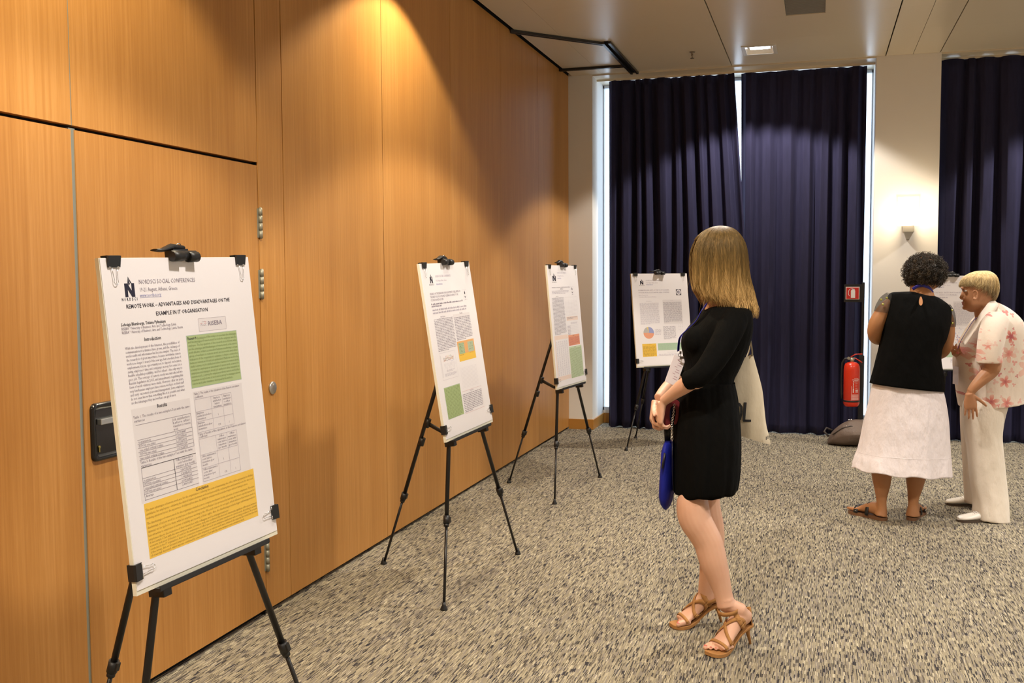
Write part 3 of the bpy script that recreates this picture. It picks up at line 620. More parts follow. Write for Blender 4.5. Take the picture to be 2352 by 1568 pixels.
def poster3(s):
    s.logo(.142, .246, .085, .128, .142, .125, .285); head2(s, 1, -.014, .05)
    s.greek(.095, .683, .1850, .1850, 1, 21, GR, 1, .02, 0); s.text('EFFICIENCY OF APPLYING THE FERTILIZATION SYSTEM', .095, .683, .186, .010, GR, True); s.greek(.357, .46, .1970, .1971, 2, 22, GR, 1, .02, 40)
    crest(s, .718, .177, .813, .249)
    s.greek(.087, .64, .2130, .2340, 3, 23, PL, .8, .02, .4)
    s.text('Introduction', .20, .28, .258, .009, GR); s.greek(.066, .452, .2710, .5690, 30, 24, GR, .5)
    s.frame(.482, .266, .90, .420, PL, .0007)
    for k in range(11): s.line(.482, .300+.011*k, .90, .300+.011*k, PL, .0006)
    for u in (.60, .70, .79): s.line(u, .28, u, .42, PL, .0006)
    for k in range(10):
        s.greek(.50, .58, .309+.011*k, .309+.011*k, 1, 30+k, PL, 1, .012)
        for u in (.63, .72, .81): s.greek(u, u+.03, .309+.011*k, .309+.011*k, 1, 50+k, PL, 1, .01)
    s.greek(.52, .84, .274, .274, 1, 25, GR, 1); s.greek(.64, .86, .287, .287, 1, 26, GR, 1)
    s.box(.490, .432, .884, .466, BL); s.greek(.50, .87, .442, .452, 2, 27, GR, .6)
    s.greek(.62, .86, .485, .496, 3, 28, PL, .9); s.greek(.50, .60, .516, .585, 7, 29, PL, .9)
    for k in range(6): s.line(.49, .51+.013*k, .875, .51+.013*k, PL, .0006)
    s.box(.497, .588, .882, .6785, SA); s.text('Results', .65, .70, .598, .0085, DK); s.greek(.507, .875, .612, .674, 8, 31, RD, .7)
    s.box(.491, .687, .925, .953, LG); s.text('Conclusions', .65, .73, .698, .0085, DK); s.greek(.498, .915, .708, .948, 27, 32, OL, .7)
    s.box(.04, .578, .486, .948, BL); s.box(.06, .612, .48, .915, P_, .0003); s.greek(.08, .46, .600, .600, 1, 33, GR, 1)
    for i in range(16):
        v = .630+.018*i
        for j in range(6): s.greek(.075+.067*j, .075+.067*j+.04, v, v+.007, 2, i*7+j, PL, .8, .012)
        s.line(.065, v+.009, .47, v+.009, PL, .0004)
def poster4(s):
    s.logo(.146, .203, .078, .118, .131, .127, .235); head2(s)
    s.text('POSSIBILITIES AND LIMITS OF THE USE OF COUNTER-', .104, .664, .1860, .0150, PL); s.text('CYCLICAL FISCAL POLICY IN EURO AREA COUNTRIES', .104, .660, .2110, .0150, PL)
    s.text('Marta Martincova', .106, .27, .2380, .0115, PL); s.text('University of Economics in Bratislava', .106, .42, .2570, .0115, PL)
    s.box(.784, .173, .876, .239, DK, .0002); n = 20; c = (.83, .206)
    s.poly([(c[0]+.040*cos(2*pi*k/n), c[1]+.029*sin(2*pi*k/n)) for k in range(n)], P_, .0004); s.poly([(c[0]+.028*cos(2*pi*k/n), c[1]+.021*sin(2*pi*k/n)) for k in range(n)], PL, .0005); s.poly([(c[0]-.012+.008*cos(2*pi*k/n), c[1]-.004+.009*sin(2*pi*k/n)) for k in range(n)], DK, .0006)
    s.text('Introduction', .234, .325, .3040, .0100, PL); s.greek(.113, .452, .3240, .5490, 22, 41, PL, .5)
    s.box(.527, .287, .874, .553, TI, .0001); s.text('Results', .67, .72, .3010, .0100, PL); s.greek(.532, .866, .3180, .5350, 22, 42, GR, .3)
    # pie chart
    c = (.241, .643); R1, R2 = .094, .064
    def pie(a0, a1, mi, k=24):
        pts = [c]+[(c[0]+R1*sin(a0+(a1-a0)*i/k), c[1]-R2*cos(a0+(a1-a0)*i/k)) for i in range(k+1)]; s.poly(pts, mi, .0004)
    pie(-.02, 1.68, PB); pie(1.68, 4.75, SA); pie(4.75, 5.95, mat_i('ink_greypie')); pie(5.95, 2*pi-.02, mat_i('ink_yellow'))
    s.greek(.355, .47, .612, .664, 5, 43, PL, .9); s.greek(.507, .73, .584, .718, 14, 44, GR, .6, .02)
    for u in (.79, .82, .85): s.greek(u, u+.012, .568, .62, 4, 45, PL, 1, .008, .2)
    s.box(.110, .760, .361, .901, mat_i('ink_yellow'), .0002); s.box(.114, .762, .358, .899, OR, .0003); s.text('Conclusions', .19, .275, .7750, .0095, BN); s.greek(.120, .350, .790, .892, 9, 46, BN, .8)
    s.box(.389, .761, .877, .838, MI); s.greek(.395, .87, .771, .834, 7, 47, TE, .6)
    s.text('Acknowledgements', .552, .709, .8650, .0095, PL); s.greek(.401, .87, .884, .895, 2, 48, PL, .8)
def poster5(s):
    s.logo(.146, .203, .078, .118, .131, .127, .235); head2(s)
    s.text('COUNTRIES\u2019 INTEGRATION INTO', .18, .664, .1860, .0150, PL); s.text('IN EU COUNTRIES', .3, .560, .2110, .0150, PL)
    s.greek(.106, .42, .2380, .2570, 2, 51, PL, .8)
    s.greek(.113, .452, .3240, .4690, 14, 52, PL, .5); s.box(.50, .275, .89, .54, TI, .0001); s.greek(.51, .88, .2950, .5250, 24, 53, PL, .3)
    s.frame(.505, .565, .66, .78, PL, .0007)
    r = random.Random(3)
    for k in range(40):
        u, v = .57+r.gauss(0, .025), .67+r.gauss(0, .04); a = r.uniform(0, pi)
        s.poly([(u, v), (u+.02*cos(a), v+.014*sin(a)), (u+.014*cos(a+.8), v+.01*sin(a+.8))], r.choice([PB, PB, SA, LK]), .0004+k*1e-6)
    s.greek(.69, .90, .58, .66, 5, 54, PL, .9); s.box(.389, .80, .877, .875, MI); s.greek(.395, .87, .808, .868, 7, 55, TE, .6)
    s.greek(.45, .87, .90, .93, 3, 56, PL, .8)

def easel(cent, yaw, lean, sc, poster, lab_e, lab_b, w=.6, h=.84, zb=.735, foot=(.49, .07, .51), roll=0.0, rearx=0.0):
    """cent: ground point below the middle of the board's lower edge; yaw: the way the board faces"""
    n_ = Vector((cos(yaw), -sin(yaw), 0)); r_ = Vector((sin(yaw), cos(yaw), 0)); up = (ZZ*cos(lean)-n_*sin(lean)); nn = r_.cross(up)
    if nn.dot(n_) < 0: nn = -nn
    rt = r_*cos(roll)+up*sin(roll); up = up*cos(roll)-r_*sin(roll)
    cent = Vector(cent); base_ = cent+ZZ*(zb*sc); w *= sc; h *= sc
    T = Matrix((rt, up, nn)).transposed().to_4x4(); T.translation = base_
    L = lambda x, y, z=0: T @ Vector((x*sc, y*sc, z*sc))
    bd = thing('poster_board', lab_b, 'poster', base_, 'conference posters on easels')
    f = MB(); th = .012*sc
    f.add([T @ Vector(v) for v in ((-w/2, 0, 0), (w/2, 0, 0), (w/2, h, 0), (-w/2, h, 0), (-w/2, 0, -th), (w/2, 0, -th), (w/2, h, -th), (-w/2, h, -th))], [(0, 1, 2, 3), (7, 6, 5, 4), (0, 4, 5, 1), (1, 5, 6, 2), (2, 6, 7, 3), (3, 7, 4, 0)])
    f.build('foam_board', BOARD, bd)
    sh = Sheet(w, h); nb = 16; rows = []      # sheet with a slight bow, lower edge lifting
    def bow(v): return .0012+.0035*sin(pi*v)**2*0+.0005
    sh.b.rings([[Vector(((u-.5)*w*.992, (1-v)*h, bow(v))) for u in (0, .5, 1)] for v in (0.001, .985)], closed=False, mi=0, smooth=False)
    ed = [(-.496, .001), (.496, .001), (.496, .985), (-.496, .985)]
    for i in range(4):
        a_, b_ = ed[i], ed[(i+1) % 4]; sh.b.add([(a_[0]*w, (1-a_[1])*h, .0), (b_[0]*w, (1-b_[1])*h, .0), (b_[0]*w, (1-b_[1])*h, bow(0)), (a_[0]*w, (1-a_[1])*h, bow(0))], [(0, 1, 2, 3)], 0)
    k0 = len(sh.b.v); poster(sh)
    sh.b.v = sh.b.v[:k0]+[(x*.985, y*.985+h*.013, z*.8+bow(0)) for x, y, z in sh.b.v[k0:]]
    sh.b.v = [tuple(T @ Vector(v)) for v in sh.b.v]
    sh.b.build('poster_sheet', INK, bd)
    def clip(x, y, ang, big=1.0):
        R2 = Matrix.Rotation(ang, 4, 'Z'); Tm = T @ Matrix.Translation((x, y, 0)) @ R2
        q = lambda *a: Tm @ Vector(a)
        f = MB(); W = .021*big; H_ = .024*big
        pr = [(0.004, -.0135*sc-.0015), (.004, .0035), (-H_, .0028), (-H_, .0048), (.0045, .011), (.0062, .004), (.0062, -.016), (-H_, -.0145), (-H_, -.013*sc)]
        vs = [q(s_*W, p_[0], p_[1]) for s_ in (-1, 1) for p_ in pr]; n = len(pr)
        f.add(vs, [(i, (i+1) % n, n+(i+1) % n, n+i) for i in range(n)]+[tuple(range(n)), tuple(reversed(range(n, 2*n)))])
        c = f.build('binder_clip', BLACK, bd)
        f = MB(); pts = [(-.0095, -H_+.001, .005), (-.0075, -H_-.018, .0055), (-.0060, -H_-.030, .006), (-.0075, -H_-.037, .006), (-.003, -H_-.043, .006), (.003, -H_-.043, .006), (.0075, -H_-.037, .006), (.0060, -H_-.030, .006), (.0075, -H_-.018, .0055), (.0095, -H_+.001, .005)]
        f.tube([q(*[a*1.0 for a in p_]) for p_ in pts], .0009, 6)
        f.tube([q(-.0095, -H_+.001, .0052), q(-.019, -H_+.001, .0052)], .0012, 6); f.tube([q(.0095, -H_+.001, .0052), q(.019, -H_+.001, .0052)], .0012, 6)
        f.build('wire_handle', CHROME, c)
    clip(-w/2+.045, h, 0); clip(w/2-.045, h, 0); clip(-w/2, .058*sc, pi/2); clip(w/2, .070*sc, -pi/2)
    # --- easel
    e = thing('display_easel', lab_e, 'easel', (cent.x, cent.y, 0), 'black telescopic display easels')
    G = lambda x, d, z: Vector((cent.x, cent.y, 0))+r_*(x*sc)+n_*(d*sc)+ZZ*(z*sc)
    ap = Vector((T @ Vector((0, h, -.030*sc)))); hub = G(0, -.088, 1.19)
    def leg(foot_, top, name='leg', k0_=.69):
        d = foot_-top; up_e = top+d*k0_
        f = MB(); f.cyl(top, up_e, .0102*sc, 14); g_ = f.build(name, BLKM, e)
        f = MB(); f.cyl(up_e, foot_-d.normalized()*.012, .0068*sc, 12); f.build('lower_tube', BLKM, g_)
        f = MB(); dn = d.normalized(); f.cyl(up_e-dn*.024*sc, up_e+dn*.012*sc, .0155*sc, 14); f.cyl(up_e+dn*.012*sc, up_e+dn*.026*sc, .0125*sc, 14); f.bar(up_e-dn*.020*sc+n_*.014*sc, up_e+dn*.006*sc+n_*.014*sc, .014*sc, .012*sc, n_); f.build('twist_collar', BLACK, g_)
        f = MB(); f.lathe([(0, 0), (.017*sc, 0), (.0165*sc, .006*sc), (.009*sc, .022*sc), (.0075*sc, .034*sc), (0, .034*sc)], foot_+Vector((0, 0, .0)), 16); f.build('rubber_foot', BLACK, g_)
    FL, FR, FRr = G(-foot[0], foot[1], 0), G(foot[0], foot[1], 0), G(rearx, -foot[2], 0)
    leg(FL, hub-r_*.022*sc); leg(FR, hub+r_*.022*sc); leg(FRr, hub-n_*.018*sc)
    f = MB(); f.cyl(hub-ZZ*.02*sc, ap, .0095*sc, 14); f.build('mast', BLKM, e)
    f = MB(); f.box(hub, (.066*sc, .05*sc, .045*sc), T.to_3x3()); bevel(f.build('hub', BLACK, e), .004)
    # ledge with two holders
    f = MB(); a, b_ = L(-.235, -.0055, .002), L(.235, -.0055, .002); f.bar(a, b_, .009*sc, .026*sc, nn); 
    f.bar(L(-.235, -.001, .0155), L(.235, -.001, .0155), .012*sc, .003*sc, nn)
    f.build('ledge', BLACK, e)
    for s_ in (-1, 1):
        k_ = (1.19-zb+.02)/1.19; xx = s_*(.022+(foot[0]-.022)*k_)
        f = MB(); f.box(L(xx, -.020, -.022), (.032*sc, .026*sc, .050*sc), T.to_3x3()); bevel(f.build('ledge_bracket', BLACK, e), .002)
    # brace from the rear leg to the front pair
    pr_ = hub+(FRr-hub)*.36; pf = hub+((FL+FR)/2-hub)*.36-ZZ*.0
    f = MB(); mid = (pr_+pf)/2-ZZ*.045*sc; b2 = hub+(FRr-hub)*.44; dn_ = (FRr-hub).normalized(); f.cyl(b2-dn_*.02*sc, b2+dn_*.02*sc, .0155*sc, 12)
    f.tube([pr_, pr_*.6+mid*.4-ZZ*.0, mid, mid*.4+pf*.6, pf], [(.011*sc, .005*sc)]*5, 8, hint=ZZ); f.cyl(pr_-dn_*.025*sc, pr_+dn_*.02*sc, .014*sc, 12)
    f.build('brace', BLACK, e)
    # top clamp
    f = MB(); f.tube([L(-.050, h/sc+.004, .010), L(.050, h/sc+.004, .010)], [(.010*sc, .014*sc)]*2, 10, hint=nn); f.tube([L(-.05, h/sc+.002, .012), L(-.012, h/sc+.002, .014)], .014*sc, 12); f.tube([L(.014, h/sc+.000, .012), L(.05, h/sc+.0, .014)], .0145*sc, 12)
    f.tube([L(-.09, h/sc+.021, -.01), L(-.06, h/sc+.020, -.012), L(-.02, h/sc+.030, -.012), L(.02, h/sc+.026, -.01)], [(.003*sc, .012*sc), (.005*sc, .014*sc), (.009*sc, .014*sc), (.008*sc, .014*sc)], 10, hint=up); f.box(L(0, h/sc+.008, -.012), (.06*sc, .03*sc, .03*sc), T.to_3x3())
    tc = f.build('top_clamp', BLACK, e)
    f = MB(); f.torus(L(.0, h/sc+.030, -.006), .010*sc, .0014*sc, T.to_3x3() @ Matrix.Rotation(.6, 3, 'X'), 16, 6); f.build('spring_wire', CHROME, tc)
easel((.752, 2.391, 0), .084, .087, 1.0, poster1, 'nearest black tripod easel, holding the poster with the orange conclusion panel', 'large nearest poster about remote work with green and orange text panels', zb=.7195, roll=.020, foot=(.44, .05, .49))
easel((.7015, 4.6925, 0), .063, .143, 1.0, poster2, 'second black tripod easel along the panelled wall', 'second poster from the front, with a line chart and small plant photos on orange', zb=.7365, roll=.026, foot=(.485, .065, .535), rearx=.08)
easel((.6965, 6.874, 0), .112, .090, 1.0, poster3, 'third black tripod easel, standing nearest the white wall corner', 'narrow-looking third poster with salmon, pale green and blush panels', zb=.7365, foot=(.475, .045, .51), rearx=.05)
easel((1.058, 8.87, 0), .84, .129, .975, poster4, 'black tripod easel against the navy curtain, partly hidden by the blonde woman', 'poster with a pie chart in front of the left navy curtain', zb=.723, foot=(.44, .05, .50), rearx=-.0)
easel((3.445, 9.28, 0), pi/2-.22, .10, .955, poster5, 'black tripod easel behind the two older women', 'poster with a blue map, partly hidden behind the two older women', zb=.718, foot=(.30, .06, .36))
# ---------------------------------------------------------------- people
class Fig:
    """local frame of a standing figure: image-right, away from the camera, up; O on the floor"""
    def __init__(s, O): s.O = Vector(O); s.O.z = 0; s.D = (s.O-CAM).dot(NF)
    def p(s, px, py, dy=0.0):
        d = ray(px, py); return CAM + d*((s.D+dy)/d.dot(NF))
    def m(s, n, dy=0.0): return n*(s.D+dy)/FPX            # picture length -> metres at that distance
    def dy(s, P): return (P-CAM).dot(NF)-s.D
def cat(P, k=5):
    """smooth curve through control rows of numbers"""
    n = len(P); out = []
    for i in range(n-1):
        a, b, c, d = P[max(i-1, 0)], P[i], P[i+1], P[min(i+2, n-1)]
        for j in range(k):
            t = j/k; out.append(tuple(.5*((2*b[q])+(-a[q]+c[q])*t+(2*a[q]-5*b[q]+4*c[q]-d[q])*t*t+(-a[q]+3*b[q]-3*c[q]+d[q])*t**3) for q in range(len(b))))
    out.append(tuple(P[-1])); return out
def body_rings(F, rows, n=36, k=5, power=2.2, wave=None):
    """rows: (lx, ly, rx, ry, half depth, dy): oval sections between a left and a right outline point"""
    R = []
    C_ = cat(rows, k)
    for i, (lx, ly, rx, ry, hb, dy) in enumerate(C_):
        A, B = F.p(lx, ly, dy), F.p(rx, ry, dy); c = (A+B)/2; a = (B-A)/2; ring = []
        for j in range(n):
            th = 2*pi*j/n; ct, st = cos(th), sin(th)
            e = (abs(ct)**power+abs(st)**power)**(-1/power); q = 1.0 if wave is None else wave(i/(len(C_)-1), th)
            ring.append(c + (a*ct + NF*(hb*st))*(e*q))
        R.append(ring)
    return R
def limb(F, mb, rows, k=5, n=18, flat=1.0, mi=0):
    """rows: (px, py, dy, radius in picture units)"""
    C_ = cat(rows, k); mb.tube([F.p(a, b_, c) for a, b_, c, r in C_], [F.m(max(r, .5), c) for a, b_, c, r in C_], n, mi, hint=NF, flat=flat)
def vlimb(F, mb, rows, k=5, n=20, mi=0, depth=1.0, cap=(True, True)):
    """rows: (py, left, right, dy)"""
    C_ = cat(rows, k); mb.tube([F.p((l+r)/2, y, d) for y, l, r, d in C_], [(F.m((r-l)/2, d)*depth, F.m((r-l)/2, d)) for y, l, r, d in C_], n, mi, hint=NF, cap=cap)
def hand(mb, wrist, d, nrm, thumb, size=1.0, curls=((.5, .9, .6),)*4, tcurl=(.3, .4), spread=.06, rad=.0078, mi=0):
    d = Vector(d).normalized(); nrm = Vector(nrm); nrm = (nrm-d*nrm.dot(d)).normalized(); s = d.cross(nrm)
    if s.dot(Vector(thumb)) < 0: s = -s
    W = Vector(wrist); PL_ = .088*size
    rs = [(0, .026, .021), (.2, .028, .019), (.45, .035, .017), (.8, .040, .0145), (1.0, .039, .0125), (1.08, .034, .009)]
    mb.rings([[W+d*(PL_*a)+s*(w*size*cos(2*pi*j/16))+nrm*(h*size*sin(2*pi*j/16)) for j in range(16)] for a, w, h in rs], mi=mi)
    off = (.029, .010, -.010, -.028); LEN = (.068, .077, .072, .056)
    for k in range(4):
        b0 = W+d*(PL_*(.97 if k in (1, 2) else .92))+s*(off[k]*size); dr = (d+s*((1.5-k)*spread)).normalized(); axis = s
        pts = [b0-d*.01, b0]; a = 0
        for j, (fr, cu) in enumerate(zip((.46, .30, .24), curls[k])):
            a += cu; v_ = dr*cos(a)+nrm*sin(a); pts.append(pts[-1]+v_*(LEN[k]*size*fr))
        q = []
        for i in range(len(pts)-1):
            q += [pts[i], pts[i]*.5+pts[i+1]*.5]
        q.append(pts[-1]); r0 = rad*size*(1.0 if k < 3 else .88)
        mb.tube(q, [r0*1.08, r0*1.06, r0*1.05, r0*.95, r0*1.02, r0*.90, r0*.95, r0*.86, r0*.6][:len(q)], 10, mi)
        mb.ell(pts[-1], (r0*.72,)*3, n=8, m=6, mi=mi)
    b0 = W+d*(PL_*.22)+s*(.022*size); a = tcurl[0]; v_ = (d*.62+s*.75).normalized()
    p1 = b0+v_*(.040*size); v2 = (v_*cos(a)+(nrm*.75+d*.5).normalized()*sin(a)); p2 = p1+v2*(.031*size); a += tcurl[1]; v3 = (v_*cos(a)+(nrm*.75+d*.5).normalized()*sin(a)); p3 = p2+v3*(.024*size)
    mb.tube([b0-v_*.012, b0, p1, p2, p3], [.012*size, .0125*size, .0102*size, .0094*size, .0068*size], 10, mi); mb.ell(p3, (.0068*size,)*3, n=8, m=6, mi=mi)
    return s
def skin(name, c, c2):
    m = mat(name, c, .5, sub=.12); t = NT(m); t.color(t.mix(t.noise(t.pos(), 14, 3), c, c2)); return m
def fabric(name, c, c2=None, rough=.85, scale=60, bump=.2, dist=.002, sheen=.0):
    m = mat(name, c, rough, spec=.2 if max(c) > .05 else .08); t = NT(m); t.color(t.mix(t.noise(t.pos(), scale, 3), c, c2 or tuple(x*.8 for x in c)))
    t.b.inputs['Sheen Weight'].default_value = sheen
    if bump: t.bump(t.noise(t.mapping(t.pos(), (1, 1, .45)), 22, 4), bump, dist*6)
    return m
def strands_mat(name, dark, mid, light, z0, z1):
    """hair coloured darker at the roots and lighter at the tips (dyed lengths)"""
    m = mat(name, mid, .5, spec=.22); t = NT(m); sp = t.n('ShaderNodeSeparateXYZ'); t.l(t.pos(), sp.inputs[0])
    f = t.n('ShaderNodeMapRange'); f.inputs['From Min'].default_value = z0; f.inputs['From Max'].default_value = z1; t.l(sp.outputs[2], f.inputs[0])
    a = t.math('ADD', f.outputs[0], t.math('MULTIPLY', t.math('SUBTRACT', t.noise(t.mapping(t.pos(), (60, 60, 2.2)), 1.6, 4, .65), .5), 2.0))
    t.color(t.ramp(a, [(0, light), (.5, mid), (1, dark)])); return m
def face_parts(par, c, f, s, hh, iris=(.12, .07, .03), lips=(.45, .17, .13), brow=(.20, .13, .07), near=(-1, 1)):
    """c: point midway between the eyes on the face surface; f forward, s sideways, hh: head height"""
    u = f.cross(s); u = u if u.z > 0 else -u
    for k in near:
        e = c+s*(k*.031)-f*.010
        M_ = Matrix((s, f, u)).transposed()
        mb = MB(); mb.ell(e, (.0135, .0115, .0115), M_); mb.ell(e+f*.0085, (.0055, .0035, .0055), M_, mi=1); mb.ell(e+f*.0107, (.0025, .0018, .0025), M_, mi=2)
        mb.build('eye', [mat('eye_white', (.75, .72, .68), .25), mat('iris_'+par.name, iris, .2), mat('pupil', (.005, .005, .005), .2)], par)
        mb = MB(); mb.tube([c+s*(k*.015)+u*.020+f*.003, c+s*(k*.032)+u*.025+f*.002, c+s*(k*.048)+u*.020-f*.010], [(.0022, .0035), (.0022, .004), (.0015, .002)], 8, hint=f); mb.build('eyebrow', mat('brow_'+par.name, brow, .8), par)
BASEF = {}
# ======================================================== blonde woman in the foreground
F = Fig(zp(1650, 1466, 0)); F.D = 4.17
W = thing('person', 'woman with long blonde hair in a short black dress and tan strappy heels', 'person', (1.93, 4.10, 0))
SK = skin('fair_skin', (.72, .44, .31), (.62, .34, .23))
b = MB()
# head (turned to the posters on the left), neck
def head(mb, F, rows, n=28, power=2.15): mb.rings(body_rings(F, rows, n, 4, power))
head(b, F, [(1616, 657, 1634, 657, .012, 0), (1608, 652, 1648, 654, .036, 0), (1604, 645, 1672, 650, .052, 0), (1602, 635, 1688, 640, .060, 0), (1600, 620, 1698, 625, .068, 0), (1599, 605, 1702, 608, .072, 0), (1597, 590, 1703, 592, .074, 0), (1599, 572, 1700, 574, .073, 0), (1606, 555, 1694, 556, .066, 0), (1620, 540, 1682, 541, .052, 0), (1640, 532, 1664, 532, .02, 0)])
b.tube([F.p(1605, 598), F.p(1600, 613), F.p(1596, 620), F.p(1604, 626)], [.009, .011, .012, .008], 10, hint=NF)
b.tube([F.p(1602, 634, -.018), F.p(1597, 635, 0), F.p(1602, 634, .018)], [.004, .0065, .004], 8); b.tube([F.p(1603, 641, -.016), F.p(1599, 641, 0), F.p(1603, 641, .016)], [.004, .007, .004], 8)
for sgn in (-1, 1): b.ell(F.p(1655, 612, sgn*.074), (.017, .007, .028), Matrix((RH, NF, ZZ)).transposed())
vlimb(F, b, [(635, 1632, 1690, 0), (665, 1632, 1690, 0), (690, 1628, 1698, 0), (712, 1618, 1708, 0)])
b.rings(body_rings(F, [(1630, 704, 1704, 704, .08, 0), (1612, 724, 1716, 724, .155, 0), (1592, 760, 1718, 760, .150, 0), (1582, 800, 1704, 800, .13, 0), (1578, 850, 1684, 850, .115, 0), (1575, 890, 1676, 890, .115, 0), (1566, 940, 1682, 940, .145, 0), (1562, 1000, 1682, 1000, .155, 0), (1570, 1060, 1675, 1060, .14, 0)]))
# near (left) arm, far (right) arm
limb(F, b, [(1684, 735, -.15, 26), (1668, 770, -.185, 25), (1640, 820, -.215, 23), (1606, 868, -.225, 21.5), (1590, 874, -.21, 20.5), (1567, 889, -.17, 18.5), (1545, 905, -.12, 14.5), (1524, 921, -.075, 11.5)])
limb(F, b, [(1676, 735, .14, 26), (1650, 775, .18, 24), (1610, 830, .20, 21), (1580, 858, .20, 19), (1556, 872, .18, 17), (1532, 890, .12, 14), (1512, 914, .05, 11)])
e1 = F.p(1521, 923, -.072); e2 = F.p(1507, 921, .035)
hand(b, e1, RH*-.12-ZZ*.95+NF*.15, RH*.95+NF*.15, NF*1.0+RH*-.2, .92, ((.55, .95, .7), (.5, 1.0, .7), (.5, 1.0, .7), (.55, 1.0, .7)), rad=.0085)
hand(b, e2, RH*-.22-ZZ*.85-NF*.30, RH*.95-NF*.2, NF*-1.0+ZZ*.1, .94, ((.45, .95, .45), (.45, .95, .4), (.4, .95, .4), (.4, .9, .4)), tcurl=(.25, .2), rad=.0085)
# feet: built from ground contact, heels raised on stilettos
def foot(mb, toe, heelpt, toes_out, L=.225, sole=True):
    T_ = Vector(toe); T_.z = 0; H_ = Vector(heelpt); H_.z = 0; d = (T_-H_).normalized(); H_ = T_-d*L; s = Vector((-d.y, d.x, 0))
    sec = [(.010, .110, .016, .020), (.028, .118, .027, .032), (.056, .122, .030, .038), (.088, .106, .031, .035), (.120, .081, .035, .028), (.152, .054, .041, .021), (.178, .037, .044, .0155), (.196, .031, .043, .012)]
    C_ = cat(sec, 4); R = []; 
    for i, (a, z, hw, hh) in enumerate(C_):
        a2, z2 = C_[min(i+1, len(C_)-1)][:2]; a1, z1 = C_[max(i-1, 0)][:2]; t_ = (d*(a2-a1)+ZZ*(z2-z1)).normalized(); u_ = s.cross(t_); u_ = u_ if u_.z > 0 else -u_
        R.append((H_+d*a+ZZ*z, s, u_, hw, hh, t_))
    mb.rings([[c+s_*(hw*cos(2*pi*j/18))+u_*(hh*sin(2*pi*j/18)) for j in range(18)] for c, s_, u_, hw, hh, t_ in R])
    for k in range(5):
        o_ = (-.034, -.0145, .0035, .0205, .0365)[k]*toes_out; ln = (.036, .034, .030, .024, .018)[k]; r = (.0125, .0082, .0078, .0074, .0072)[k]
        p0 = H_+d*(.188-(.012*k*.6))+s*o_+ZZ*.030; p1 = p0+d*ln*.6-ZZ*.002; p2 = p0+d*ln-ZZ*.006
        mb.tube([p0-d*.02, p0, p1, p2], [r, r, r*1.02, r*.8], 10, flat=.9); mb.ell(p2, (r*.85,)*3, n=10, m=6)
    return dict(H=H_, d=d, s=s, R=R, o=toes_out)
ft1 = foot(b, zp(1634, 1506, 0), zp(1724, 1478, 0), 1)
ft2 = foot(b, zp(1549, 1441, 0), zp(1656, 1428, 0), -1)
if True:
    # which side is the big toe on: inner side of each foot
    pass
def ank(ft): return ft['H']+ft['d']*.060+ZZ*.150
A1, A2 = ank(ft1), ank(ft2); d1, d2 = F.dy(A1), F.dy(A2)
def legrows(rows, dys):
    n = len(rows); return [(y, l, r, dys[0]+(dys[1]-dys[0])*i/(n-1)) for i, (y, l, r) in enumerate(rows)]
vlimb(F, b, legrows([(1040, 1585, 1615), (1090, 1572, 1618), (1115, 1565, 1622), (1132, 1563, 1625), (1145, 1557, 1627), (1160, 1553, 1629), (1182, 1555, 1632), (1200, 1563, 1638), (1220, 1577, 1648), (1245, 1592, 1660), (1270, 1600, 1667), (1292, 1607, 1671), (1319, 1620, 1676), (1346, 1633, 1680), (1370, 1642, 1684), (1392, 1647, 1692)], (-.070, d1)))
for ft_, q_, dd_ in ((ft1, (1668, 1388), d1), (ft2, (1623, 1368), d2)):
    b.tube([F.p(q_[0]-2, q_[1]-14, dd_), F.p(q_[0], q_[1], dd_), ft_['H']+ft_['d']*.062+ZZ*.150, ft_['H']+ft_['d']*.048+ZZ*.126, ft_['H']+ft_['d']*.034+ZZ*.112], [.034, .0335, .032, .030, .025], 16)
vlimb(F, b, legrows([(1050, 1572, 1668), (1100, 1576, 1660), (1135, 1580, 1653), (1165, 1582, 1655), (1190, 1586, 1660), (1217, 1592, 1664), (1245, 1597, 1664), (1270, 1602, 1662), (1292, 1606, 1657), (1319, 1606, 1649), (1345, 1604, 1643), (1362, 1603, 1641), (1378, 1604, 1645)], (.085, d2)))
W_body = voxel(b.build('body', SK, W), .0038, 5)
face_parts(W, F.p(1600, 604), -RH, NF, .23)
b = MB(); b.tube([F.p(1601.5, 634.5, -.017), F.p(1596, 636, 0), F.p(1601.5, 634.5, .017)], [.003, .0068, .003], 8); b.tube([F.p(1602.5, 641, -.015), F.p(1598, 641, 0), F.p(1602.5, 641, .015)], [.003, .0072, .003], 8); b.build('lips', mat('lips_rose', (.50, .18, .16), .4), W)
# painted toe nails
b = MB()
for ft in (ft1, ft2):
    for k in range(5):
        o_ = (-.034, -.0145, .0035, .0205, .0365)[k]*ft['o']; ln = (.036, .034, .030, .024, .018)[k]; r = (.0125, .0082, .0078, .0074, .0072)[k]
        p2 = ft['H']+ft['d']*(.188-.0072*k+ln*.96)+ft['s']*o_+ZZ*(.0245+r*.62); b.ell(p2, (r*.62, r*.62, r*.22), n=10, m=6)
b.build('toenails', mat('nail_polish', (.62, .16, .13), .25), W)
